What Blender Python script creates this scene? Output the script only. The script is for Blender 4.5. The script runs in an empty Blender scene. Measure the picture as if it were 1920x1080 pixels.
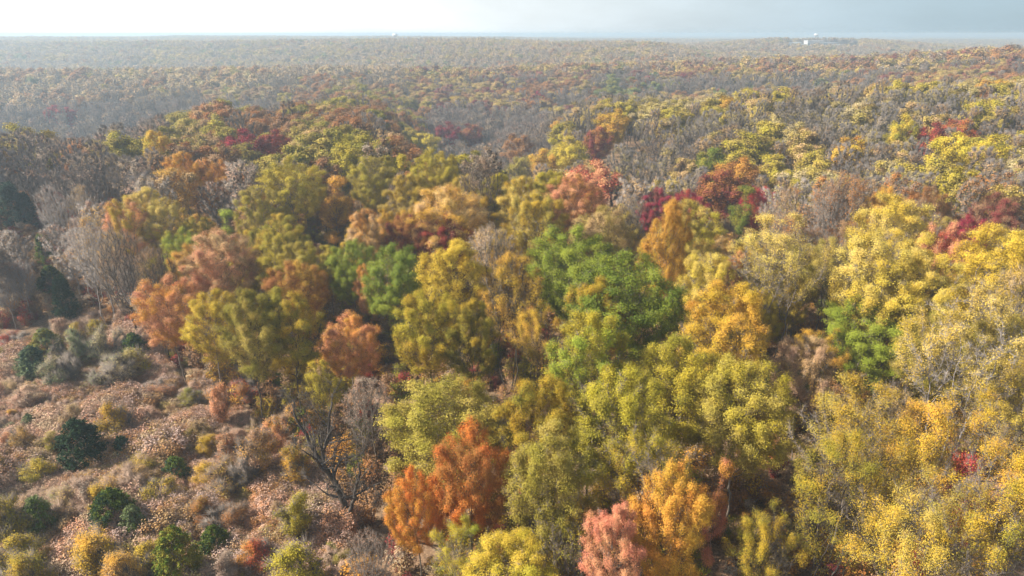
import bpy, math, random
import numpy as np

S = bpy.context.scene
COL = S.collection
RNG = np.random.default_rng(7)
random.seed(7)
R = math.radians

# ------------------------------------------------------------------ camera
CAM_Z = 46.0
PITCH = math.atan((540 - 63) / 1280.0)            # the eye level sits near the top edge of the frame
FPX = 1280.0                                      # focal length in photograph pixels (1920 wide)
cam_data = bpy.data.cameras.new('camera')
cam_data.sensor_width = 36.0
cam_data.lens = 36.0 * FPX / 1920.0
cam_data.clip_start = 0.5
cam_data.clip_end = 40000.0
cam = bpy.data.objects.new('camera', cam_data)
COL.objects.link(cam)
cam.location = (0, 0, CAM_Z)
cam.rotation_euler = (math.pi / 2 - PITCH, 0, 0)
S.camera = cam

# ------------------------------------------------------------------ sun and sky
SUN_AZ = R(92)          # degrees to the left of the viewing direction
SUN_EL = R(40)
sd = bpy.data.lights.new('sun', 'SUN')
sd.energy = 5.0
sd.angle = R(0.6)
sd.color = (1.0, 0.925, 0.80)
sun = bpy.data.objects.new('sun', sd)
COL.objects.link(sun)
sun.location = (-200, 100, 250)
sun.rotation_euler = (math.pi / 2 - SUN_EL, 0, SUN_AZ + math.pi)   # -Z points away from the sun
SUN_DIR = (-math.sin(SUN_AZ) * math.cos(SUN_EL), math.cos(SUN_AZ) * math.cos(SUN_EL), math.sin(SUN_EL))

W = bpy.data.worlds.new('World')
S.world = W
W.use_nodes = True
nt = W.node_tree
nt.nodes.clear()


def nd(tree, kind, **kw):
    n = tree.nodes.new(kind)
    for k, v in kw.items():
        if k == 'inp':
            for kk, vv in v.items():
                n.inputs[kk].default_value = vv
        else:
            setattr(n, k, v)
    return n


def lk(tree, a, b):
    tree.links.new(a, b)


sky = nd(nt, 'ShaderNodeTexSky', sky_type='NISHITA', sun_disc=False, sun_elevation=SUN_EL, sun_rotation=-SUN_AZ,
         altitude=100.0, air_density=1.0, dust_density=2.0, ozone_density=1.0)
tc = nd(nt, 'ShaderNodeTexCoord')
# thin cloud veil: soft noise in the sky's own directions, whiter towards the sun's side
mp = nd(nt, 'ShaderNodeMapping', inp={'Scale': (1.6, 1.6, 5.0)})
lk(nt, tc.outputs['Generated'], mp.inputs['Vector'])
nz = nd(nt, 'ShaderNodeTexNoise', inp={'Scale': 2.3, 'Detail': 6.0, 'Roughness': 0.55})
lk(nt, mp.outputs['Vector'], nz.inputs['Vector'])
dt = nd(nt, 'ShaderNodeVectorMath', operation='DOT_PRODUCT')
lk(nt, tc.outputs['Generated'], dt.inputs[0])
dt.inputs[1].default_value = (-0.9165, 0.40, 0.0)
sidef = nd(nt, 'ShaderNodeMapRange', interpolation_type='SMOOTHSTEP',
           inp={'From Min': -0.24, 'From Max': 0.92, 'To Min': 0.0, 'To Max': 1.0})
lk(nt, dt.outputs['Value'], sidef.inputs['Value'])
veil = nd(nt, 'ShaderNodeMix', data_type='RGBA', blend_type='MIX')
veil.inputs['A'].default_value = (5.0, 6.6, 7.6, 1)
veil.inputs['B'].default_value = (15.5, 15.9, 16, 1)
lk(nt, sidef.outputs['Result'], veil.inputs['Factor'])
fac = nd(nt, 'ShaderNodeMapRange', inp={'From Min': 0.3, 'From Max': 0.7, 'To Min': 0.70, 'To Max': 0.95})
lk(nt, nz.outputs['Fac'], fac.inputs['Value'])
mixs = nd(nt, 'ShaderNodeMix', data_type='RGBA', blend_type='MIX')
sep = nd(nt, 'ShaderNodeSeparateXYZ')
lk(nt, tc.outputs['Generated'], sep.inputs[0])
thin = nd(nt, 'ShaderNodeMapRange', interpolation_type='SMOOTHSTEP', inp={'From Min': 0.05, 'From Max': 0.75, 'To Min': 1.0, 'To Max': 0.35})
lk(nt, sep.outputs['Z'], thin.inputs['Value'])
fm = nd(nt, 'ShaderNodeMath', operation='MULTIPLY')
lk(nt, fac.outputs['Result'], fm.inputs[0])
lk(nt, thin.outputs['Result'], fm.inputs[1])
lk(nt, fm.outputs[0], mixs.inputs['Factor'])
lk(nt, sky.outputs['Color'], mixs.inputs['A'])
lk(nt, veil.outputs['Result'], mixs.inputs['B'])
bg = nd(nt, 'ShaderNodeBackground', inp={'Strength': 0.05})
lk(nt, mixs.outputs['Result'], bg.inputs['Color'])
wo = nd(nt, 'ShaderNodeOutputWorld')
lk(nt, bg.outputs['Background'], wo.inputs['Surface'])

S.view_settings.view_transform = 'Standard'
S.view_settings.look = 'None'
S.view_settings.exposure = 0.95
S.view_settings.gamma = 1.0
S.view_settings.use_curve_mapping = False
S.render.engine = 'CYCLES'
S.cycles.use_denoising = True
S.cycles.max_bounces = 6
S.cycles.diffuse_bounces = 2
S.cycles.transmission_bounces = 3
S.cycles.volume_bounces = 1
S.cycles.sample_clamp_indirect = 6.0


# ------------------------------------------------------------------ small helpers
def sstep(a, b, t):
    u = np.clip((t - a) / (b - a), 0, 1)
    return u * u * (3 - 2 * u)


def vnoise(x, y, seed=0):
    """smooth value noise on a unit lattice, -1..1"""
    xi, yi = np.floor(x).astype(np.int64), np.floor(y).astype(np.int64)
    fx, fy = x - xi, y - yi
    fx, fy = fx * fx * (3 - 2 * fx), fy * fy * (3 - 2 * fy)

    def hsh(a, b):
        n = (a * 374761393 + b * 668265263 + seed * 974634777) & 0xffffffff
        n = ((n ^ (n >> 13)) * 1274126177) & 0xffffffff
        return ((n ^ (n >> 16)) & 0xffff) / 32767.5 - 1.0
    a, b, c, d = hsh(xi, yi), hsh(xi + 1, yi), hsh(xi, yi + 1), hsh(xi + 1, yi + 1)
    return (a * (1 - fx) + b * fx) * (1 - fy) + (c * (1 - fx) + d * fx) * fy


def fbm(x, y, seed=0, octv=4):
    s, amp = 0, 1.0
    for k in range(octv):
        s = s + amp * vnoise(x * 2 ** k, y * 2 ** k, seed + k)
        amp *= 0.5
    return s / 1.9


# heights of the ridges and hollows: one row for each bearing (x/y), along the distance ahead
RY = np.array([0, 100, 120, 140, 170, 200, 220, 250, 270, 300, 330, 350, 380, 420, 450, 500, 540, 600, 620, 660, 700, 740, 800, 900, 1000, 1050, 1200, 1350, 1450, 1800, 2400, 3500, 20000.0])
RT = np.array([-0.75, -0.40, -0.23, -0.06, 0.15, 0.40, 0.75])
_K = [
    [(100, 0), (140, 2), (170, 5), (200, -4), (250, -24), (330, -32), (420, -22), (500, -12), (600, -1), (660, -5), (740, -23), (900, -17), (1000, -6), (1200, 15), (1350, 12), (1800, 20), (2400, 12), (3500, 10)],
    [(100, 0), (140, 1), (200, 4), (250, 5), (280, -4), (330, -20), (380, -22), (430, -16), (520, -7), (600, 1), (660, -2), (740, -18), (900, -13), (1050, 2), (1200, 16), (1350, 10), (1800, 17), (2400, 20), (3500, 8)],
    [(100, 0), (140, 3), (200, 4), (270, 3), (330, 1), (380, -6), (430, -8), (500, -2), (600, 3), (660, -2), (740, -14), (900, -6), (1050, 10), (1200, 18), (1350, 10), (1800, 15), (2400, 19), (3500, 8)],
    [(100, 0), (140, 5.5), (170, -6), (200, -18), (250, -26), (330, -22), (420, -16), (500, -9), (600, 1), (660, -4), (740, -10), (900, 5), (1050, 15), (1200, 19), (1350, 10), (1800, 12), (2400, 17), (3500, 6)],
    [(100, 0), (120, 0), (170, -8), (220, -5), (270, 3), (300, 4), (330, -8), (420, -13), (500, -4), (600, 5), (660, 1), (740, 0), (900, 12), (1050, 17), (1200, 9), (1350, -4), (1800, 4), (2400, 10), (3500, 4)],
    [(100, 0), (120, 0), (170, -5), (220, 4), (250, 9), (270, 7), (300, -4), (380, -12), (450, -4), (540, 5), (620, 9.5), (660, 5), (800, -10), (1000, -6), (1200, 8), (1350, 21), (1450, 21), (1800, 6), (2400, 8), (3500, 2)],
    [(100, 0), (120, 2), (170, 4), (220, 10), (270, 12), (300, 6), (350, 3), (420, 11), (540, 19.5), (620, 17), (700, 3), (800, -6), (1350, -5), (1800, 0), (2400, 7), (3500, 2)],
]
RH = np.array([np.interp(RY, [0] + [p[0] for p in k] + [20000], [0] + [p[1] for p in k] + [0]) for k in _K])


def relief(x, y):
    t = np.clip(x / np.maximum(y, 40.0), RT[0], RT[-1])
    d = np.maximum(y, 0)
    j = np.clip(np.searchsorted(RT, t) - 1, 0, len(RT) - 2)
    f = (t - RT[j]) / (RT[j + 1] - RT[j])
    i = np.clip(np.searchsorted(RY, d) - 1, 0, len(RY) - 2)
    g = (d - RY[i]) / (RY[i + 1] - RY[i])
    g = g * g * (3 - 2 * g) * 0.5 + g * 0.5
    f = f * f * (3 - 2 * f)
    return (RH[j, i] * (1 - g) + RH[j, i + 1] * g) * (1 - f) + (RH[j + 1, i] * (1 - g) + RH[j + 1, i + 1] * g) * f


def ground_z(x, y):
    x = np.asarray(x, float)
    y = np.asarray(y, float)
    d = np.hypot(x, y)
    h = relief(x, y)
    h = np.minimum(h, 22.0)
    h += 2.2 * fbm(x / 75.0, y / 75.0, 3) * sstep(100, 220, d)
    h += 3.0 * fbm(x / 190.0, y / 190.0, 11) * sstep(650, 1000, d)
    h += 0.35 * fbm(x / 9.0, y / 9.0, 5) * sstep(300, 120, d)
    return h


CP, SP = math.cos(PITCH), math.sin(PITCH)


def project(x, y, z):
    """where a point of the place shows in the photograph (1920 x 1080)"""
    dz = z - CAM_Z
    depth = y * CP - dz * SP
    up = y * SP + dz * CP
    depth = np.where(depth > 0.1, depth, 0.1)
    return 960 + FPX * x / depth, 540 - FPX * up / depth, depth


def ray(px, py):
    u, v = (px - 960) / FPX, (540 - py) / FPX
    return np.array([u, CP + v * SP, -SP + v * CP])


def ground_at(px, py):
    r = ray(px, py)
    t = np.linspace(20, 600, 6000)
    P = r[None] * t[:, None]
    g = ground_z(P[:, 0], P[:, 1])
    k = np.argmax(P[:, 2] + CAM_Z < g)
    return P[k, 0], P[k, 1]


def tag(o, label=None, cat=None, group=None, kind=None):
    if label:
        o['label'] = label
    if cat:
        o['category'] = cat
    if group:
        o['group'] = group
    if kind:
        o['kind'] = kind
    return o


def make_mesh(name, V, Q=None, T=None, attrs=None, smooth=False, mats=(), mat_idx=None):
    """one mesh out of arrays of quads and triangles; attrs: per-face floats"""
    me = bpy.data.meshes.new(name)
    Q = np.zeros((0, 4), np.int32) if Q is None else np.asarray(Q, np.int32)
    T = np.zeros((0, 3), np.int32) if T is None else np.asarray(T, np.int32)
    nq, ntr = len(Q), len(T)
    me.vertices.add(len(V))
    me.vertices.foreach_set('co', np.asarray(V, np.float32).ravel())
    me.loops.add(nq * 4 + ntr * 3)
    me.loops.foreach_set('vertex_index', np.concatenate([Q.ravel(), T.ravel()]).astype(np.int32))
    me.polygons.add(nq + ntr)
    me.polygons.foreach_set('loop_start', np.concatenate([np.arange(nq) * 4, nq * 4 + np.arange(ntr) * 3]).astype(np.int32))
    for k, a in (attrs or {}).items():
        at = me.attributes.new(k, 'FLOAT', 'FACE')
        at.data.foreach_set('value', np.asarray(a, np.float32))
    for m in mats:
        me.materials.append(m)
    if mat_idx is not None:
        me.polygons.foreach_set('material_index', np.asarray(mat_idx, np.int32))
    me.polygons.foreach_set('use_smooth', np.full(nq + ntr, smooth))
    me.update(calc_edges=True)
    return me


def unit(v):
    return v / np.maximum(np.linalg.norm(v, axis=-1, keepdims=True), 1e-9)


# ------------------------------------------------------------------ materials
def new_mat(name):
    m = bpy.data.materials.new(name)
    m.use_nodes = True
    m.node_tree.nodes.clear()
    return m, m.node_tree


def leaf_material(name, source, trans=0.13):
    """leaf with light shining through; two leaf colours of the tree mixed spray by spray and leaf by leaf"""
    m, t = new_mat(name)
    ca = nd(t, 'ShaderNodeAttribute', attribute_type=source, attribute_name='leaf_a')
    cb = nd(t, 'ShaderNodeAttribute', attribute_type=source, attribute_name='leaf_b')
    tint = nd(t, 'ShaderNodeAttribute', attribute_type='GEOMETRY', attribute_name='tint')
    tco = nd(t, 'ShaderNodeTexCoord')
    geo = nd(t, 'ShaderNodeNewGeometry')
    n1 = nd(t, 'ShaderNodeTexNoise', inp={'Scale': 0.24, 'Detail': 3.0})
    lk(t, geo.outputs['Position'], n1.inputs['Vector'])
    add = nd(t, 'ShaderNodeMath', operation='MULTIPLY_ADD', inp={1: 0.42, 2: -0.21})
    lk(t, tint.outputs['Fac'], add.inputs[0])
    s2 = nd(t, 'ShaderNodeMath', operation='ADD')
    lk(t, n1.outputs['Fac'], s2.inputs[0])
    lk(t, add.outputs[0], s2.inputs[1])
    mr = nd(t, 'ShaderNodeMapRange', interpolation_type='SMOOTHSTEP', inp={'From Min': 0.40, 'From Max': 0.62})
    lk(t, s2.outputs[0], mr.inputs['Value'])
    mx = nd(t, 'ShaderNodeMix', data_type='RGBA')
    lk(t, mr.outputs['Result'], mx.inputs['Factor'])
    lk(t, ca.outputs['Color'], mx.inputs['A'])
    lk(t, cb.outputs['Color'], mx.inputs['B'])
    # leaf to leaf value difference
    frac = nd(t, 'ShaderNodeMath', operation='MULTIPLY', inp={1: 17.3})
    lk(t, tint.outputs['Fac'], frac.inputs[0])
    fr2 = nd(t, 'ShaderNodeMath', operation='FRACT')
    lk(t, frac.outputs[0], fr2.inputs[0])
    vr = nd(t, 'ShaderNodeMapRange', inp={'To Min': 0.72, 'To Max': 1.2})
    lk(t, fr2.outputs[0], vr.inputs['Value'])
    hs = nd(t, 'ShaderNodeHueSaturation')
    lk(t, mx.outputs['Result'], hs.inputs['Color'])
    lk(t, vr.outputs['Result'], hs.inputs['Value'])
    hu = nd(t, 'ShaderNodeMapRange', inp={'To Min': 0.485, 'To Max': 0.515})
    lk(t, tint.outputs['Fac'], hu.inputs['Value'])
    lk(t, hu.outputs['Result'], hs.inputs['Hue'])
    pb = nd(t, 'ShaderNodeBsdfPrincipled', inp={'Roughness': 0.7, 'Specular IOR Level': 0.12})
    lk(t, hs.outputs['Color'], pb.inputs['Base Color'])
    tr = nd(t, 'ShaderNodeBsdfTranslucent')
    lk(t, hs.outputs['Color'], tr.inputs['Color'])
    ms = nd(t, 'ShaderNodeMixShader', inp={0: trans})
    lk(t, pb.outputs[0], ms.inputs[1])
    lk(t, tr.outputs[0], ms.inputs[2])
    o = nd(t, 'ShaderNodeOutputMaterial')
    lk(t, ms.outputs[0], o.inputs['Surface'])
    return m


def bark_material(name, source):
    m, t = new_mat(name)
    ca = nd(t, 'ShaderNodeAttribute', attribute_type=source, attribute_name='bark')
    tco = nd(t, 'ShaderNodeTexCoord')
    mp = nd(t, 'ShaderNodeMapping', inp={'Scale': (7, 7, 1.6)})
    lk(t, tco.outputs['Object'], mp.inputs['Vector'])
    n1 = nd(t, 'ShaderNodeTexNoise', inp={'Scale': 1.0, 'Detail': 5.0, 'Roughness': 0.65})
    lk(t, mp.outputs['Vector'], n1.inputs['Vector'])
    vr = nd(t, 'ShaderNodeMapRange', inp={'From Min': 0.3, 'From Max': 0.7, 'To Min': 0.6, 'To Max': 1.45})
    lk(t, n1.outputs['Fac'], vr.inputs['Value'])
    hs = nd(t, 'ShaderNodeHueSaturation')
    lk(t, ca.outputs['Color'], hs.inputs['Color'])
    lk(t, vr.outputs['Result'], hs.inputs['Value'])
    bp = nd(t, 'ShaderNodeBump', inp={'Strength': 0.6, 'Distance': 0.04})
    lk(t, n1.outputs['Fac'], bp.inputs['Height'])
    pb = nd(t, 'ShaderNodeBsdfPrincipled', inp={'Roughness': 0.9, 'Specular IOR Level': 0.15})
    lk(t, hs.outputs['Color'], pb.inputs['Base Color'])
    lk(t, bp.outputs['Normal'], pb.inputs['Normal'])
    o = nd(t, 'ShaderNodeOutputMaterial')
    lk(t, pb.outputs[0], o.inputs['Surface'])
    return m


LEAF = leaf_material('autumn_leaf', 'OBJECT')
BARK = bark_material('bark', 'OBJECT')
LEAF_I = leaf_material('autumn_leaf_of_woodland', 'INSTANCER')
BARK_I = bark_material('bark_of_woodland', 'INSTANCER')


def ground_material():
    m, t = new_mat('leaf_litter')
    geo = nd(t, 'ShaderNodeNewGeometry')
    n1 = nd(t, 'ShaderNodeTexNoise', inp={'Scale': 0.11, 'Detail': 4.0})
    n2 = nd(t, 'ShaderNodeTexNoise', inp={'Scale': 2.6, 'Detail': 6.0, 'Roughness': 0.7})
    n3 = nd(t, 'ShaderNodeTexVoronoi', inp={'Scale': 5.5})
    for n in (n1, n2, n3):
        lk(t, geo.outputs['Position'], n.inputs['Vector'])
    r1 = nd(t, 'ShaderNodeValToRGB')
    e = r1.color_ramp.elements
    e[0].position, e[0].color = 0.30, (0.11, 0.07, 0.045, 1)
    e[1].position, e[1].color = 0.72, (0.34, 0.22, 0.135, 1)
    x = e.new(0.5)
    x.color = (0.21, 0.125, 0.075, 1)
    lk(t, n2.outputs['Fac'], r1.inputs['Fac'])
    r2 = nd(t, 'ShaderNodeValToRGB')
    e = r2.color_ramp.elements
    e[0].position, e[0].color = 0.35, (0.22, 0.17, 0.10, 1)
    e[1].position, e[1].color = 0.65, (0.32, 0.20, 0.13, 1)
    lk(t, n1.outputs['Fac'], r2.inputs['Fac'])
    mx = nd(t, 'ShaderNodeMix', data_type='RGBA', inp={0: 0.45})
    lk(t, r1.outputs['Color'], mx.inputs['A'])
    lk(t, r2.outputs['Color'], mx.inputs['B'])
    hs = nd(t, 'ShaderNodeHueSaturation')
    vr = nd(t, 'ShaderNodeMapRange', inp={'To Min': 0.65, 'To Max': 1.35})
    sx = nd(t, 'ShaderNodeSeparateColor')
    lk(t, n3.outputs['Color'], sx.inputs[0])
    lk(t, sx.outputs[0], vr.inputs['Value'])
    lk(t, mx.outputs['Result'], hs.inputs['Color'])
    lk(t, vr.outputs['Result'], hs.inputs['Value'])
    bp = nd(t, 'ShaderNodeBump', inp={'Strength': 0.8, 'Distance': 0.12})
    lk(t, n2.outputs['Fac'], bp.inputs['Height'])
    pb = nd(t, 'ShaderNodeBsdfPrincipled', inp={'Roughness': 0.95, 'Specular IOR Level': 0.1})
    lk(t, hs.outputs['Color'], pb.inputs['Base Color'])
    lk(t, bp.outputs['Normal'], pb.inputs['Normal'])
    o = nd(t, 'ShaderNodeOutputMaterial')
    lk(t, pb.outputs[0], o.inputs['Surface'])
    return m


def plain_material(name, col, rough=0.8, spread=0.25, scale=3.0):
    m, t = new_mat(name)
    geo = nd(t, 'ShaderNodeNewGeometry')
    n1 = nd(t, 'ShaderNodeTexNoise', inp={'Scale': scale, 'Detail': 5.0})
    lk(t, geo.outputs['Position'], n1.inputs['Vector'])
    vr = nd(t, 'ShaderNodeMapRange', inp={'From Min': 0.3, 'From Max': 0.7, 'To Min': 1 - spread, 'To Max': 1 + spread})
    lk(t, n1.outputs['Fac'], vr.inputs['Value'])
    hs = nd(t, 'ShaderNodeHueSaturation', inp={'Color': (*col, 1)})
    lk(t, vr.outputs['Result'], hs.inputs['Value'])
    pb = nd(t, 'ShaderNodeBsdfPrincipled', inp={'Roughness': rough, 'Specular IOR Level': 0.2})
    lk(t, hs.outputs['Color'], pb.inputs['Base Color'])
    o = nd(t, 'ShaderNodeOutputMaterial')
    lk(t, pb.outputs[0], o.inputs['Surface'])
    return m


# ------------------------------------------------------------------ the ground, one sheet to the horizon
def build_ground():
    rad = np.concatenate([[0.5], np.linspace(6, 150, 97), 150 * np.geomspace(1.02, 14000 / 150, 150)])
    na = 300
    ang = np.linspace(0, 2 * np.pi, na, endpoint=False)
    Rr, A = np.meshgrid(rad, ang, indexing='ij')
    X, Y = Rr * np.sin(A), Rr * np.cos(A)
    Z = ground_z(X, Y)
    V = np.stack([X, Y, Z], -1).reshape(-1, 3)
    i = np.arange(len(rad) - 1)[:, None] * na
    j = np.arange(na)[None]
    jn = (j + 1) % na
    Q = np.stack([i + j, i + na + j, i + na + jn, i + jn], -1).reshape(-1, 4)
    T = np.stack([np.zeros(na - 2, int), np.arange(2, na), np.arange(1, na - 1)], -1)
    me = make_mesh('ground', V, Q[:, ::-1], T, smooth=True, mats=[ground_material()])
    o = bpy.data.objects.new('ground', me)
    COL.objects.link(o)
    tag(o, 'forest floor of brown leaf litter rolling away over low ridges', kind='structure')
    return o


build_ground()


# ------------------------------------------------------------------ growing trees
def grow(seed, attract, stems, D=0.5, di=4.5, dk=0.95, iters=90, wander=0.18, up=0.12):
    """branches that grow towards free room in the crown; returns node positions and parents"""
    rg = np.random.default_rng(seed)
    P, par = [], []
    for chain in stems:
        prev = -1
        for p in chain:
            P.append(p)
            par.append(prev)
            prev = len(P) - 1
    P = np.array(P, float)
    par = list(par)
    A = attract
    best = np.full(len(A), 1e9)
    arg = np.zeros(len(A), int)

    def upd(i0):
        nonlocal best, arg
        d = np.linalg.norm(A[:, None] - P[None, i0:], axis=2)
        k = d.argmin(1)
        dm = d[np.arange(len(A)), k]
        b = dm < best
        best = np.where(b, dm, best)
        arg = np.where(b, k + i0, arg)
    upd(0)
    nch = np.zeros(len(P), int)
    for it in range(iters):
        act = best < (di if it > 6 else 30)
        if not act.any():
            break
        dirs = unit(A[act] - P[arg[act]])
        u, inv = np.unique(arg[act], return_inverse=True)
        acc = np.zeros((len(u), 3))
        np.add.at(acc, inv, dirs)
        acc = unit(unit(acc) + rg.normal(0, wander, acc.shape) + np.array([0, 0, up]))
        ok = nch[u] < 3
        if not ok.any():
            break
        new = P[u[ok]] + acc[ok] * D
        nch[u[ok]] += 1
        i0 = len(P)
        P = np.vstack([P, new])
        nch = np.concatenate([nch, np.zeros(len(new), int)])
        par += list(u[ok])
        upd(i0)
        keep = best > dk
        A, best, arg = A[keep], best[keep], arg[keep]
        if len(A) == 0:
            break
    return P, np.array(par)


def radii(P, par, tip=0.014, n=2.25):
    acc = np.zeros(len(P))
    r = np.zeros(len(P))
    for i in range(len(P) - 1, -1, -1):
        r[i] = max(tip, acc[i] ** (1 / n))
        if par[i] >= 0:
            acc[par[i]] += r[i] ** n
    return r


def tubes(P, par, r, cut=0.0):
    """tapered prisms for all branches: six, four or three sides by thickness"""
    Vs, Qs = [], []
    base = 0
    e = np.nonzero(par >= 0)[0]
    a, b = par[e], e
    rb = r[b]
    ra = np.minimum(r[a], rb * 1.35)
    for lo, hi, k in ((0.10, 9, 7), (0.035, 0.10, 4), (cut, 0.035, 3)):
        s = (rb >= lo) & (rb < hi)
        if not s.any():
            continue
        p0, p1 = P[a[s]], P[b[s]]
        d = unit(p1 - p0)
        p1 = p1 + d * (rb[s] * 0.35)[:, None]
        h = np.where(np.abs(d[:, 2:3]) < 0.9, np.array([[0, 0, 1.0]]), np.array([[1.0, 0, 0]]))
        u = unit(np.cross(d, h))
        v = np.cross(d, u)
        an = np.arange(k) * 2 * np.pi / k
        ring = u[:, None] * np.cos(an)[None, :, None] + v[:, None] * np.sin(an)[None, :, None]
        V = np.concatenate([p0[:, None] + ring * ra[s][:, None, None], p1[:, None] + ring * rb[s][:, None, None]], 1)
        m = len(p0)
        i = base + np.arange(m)[:, None] * 2 * k
        j = np.arange(k)[None]
        jn = (j + 1) % k
        Qs.append(np.stack([i + j, i + jn, i + k + jn, i + k + j], -1).reshape(-1, 4))
        Vs.append(V.reshape(-1, 3))
        base += m * 2 * k
    return np.vstack(Vs), np.vstack(Qs)


def twig_tris(rg, P, d, n, length=(0.35, 0.9), rad=0.011, up=0.35, spread=0.75):
    """thin three sided twigs that end in a point, grown from nodes P pointing along d"""
    i = rg.integers(0, len(P), n)
    dr = unit(d[i] + rg.normal(0, spread, (n, 3)) + np.array([0, 0, up]))
    L = rg.uniform(*length, n)
    p0 = P[i]
    h = rg.normal(0, 1, (n, 3))
    u = unit(np.cross(dr, h))
    v = np.cross(dr, u)
    an = np.arange(3) * 2 * np.pi / 3
    ring = (u[:, None] * np.cos(an)[None, :, None] + v[:, None] * np.sin(an)[None, :, None]) * rad
    tipp = p0 + dr * L[:, None]
    V = np.concatenate([p0[:, None] + ring, tipp[:, None]], 1).reshape(-1, 3)
    b = np.arange(n)[:, None] * 4
    T = np.concatenate([b + np.array([[0, 1, 3]]), b + np.array([[1, 2, 3]]), b + np.array([[2, 0, 3]])], 1).reshape(-1, 3)
    return V, T, p0, dr, L


def leaf_quads(rg, C, out, size, droop=0.55, flat=0.5, aspect=0.62):
    """kite shaped leaves at C; normals lean to OUT and up"""
    n = len(C)
    nrm = unit(rg.normal(0, flat, (n, 3)) + out * 1.15 + np.array([0, 0, droop]))
    t = unit(np.cross(nrm, rg.normal(0, 1, (n, 3))))
    b = np.cross(nrm, t)
    L = size * rg.uniform(0.6, 1.35, n)[:, None]
    w = L * aspect * 0.5
    V = np.stack([C - t * L * 0.5, C + b * w - t * L * 0.05, C + t * L * 0.5 - nrm * L * 0.12, C - b * w - t * L * 0.05], 1)
    Q = np.arange(n * 4).reshape(-1, 4)
    return V.reshape(-1, 3), Q


def lobes(rg, n, cz, rx, rz, lobe, shape):
    """crown room: lobes set round an egg or a vase, never one smooth ball"""
    c = []
    while len(c) < n:
        d = unit(rg.normal(0, 1, 3))
        rr = rg.uniform(0.30, 0.90)
        z = d[2] * rr
        w = 1.0
        if shape == 'vase':
            w = 0.45 + 0.55 * (z + 1) / 1.7
        elif shape == 'spire':
            w = 1.0 - 0.55 * max(z, -0.6)
        elif shape == 'dome':
            w = 1.0 if z > -0.35 else 0.7
        p = np.array([d[0] * rr * rx * w, d[1] * rr * rx * w, cz + z * rz])
        if all(np.linalg.norm(p - q) > lobe * 0.55 for q in c):
            c.append(p)
        elif rg.random() < 0.02:
            c.append(p)
    return np.array(c)


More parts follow.
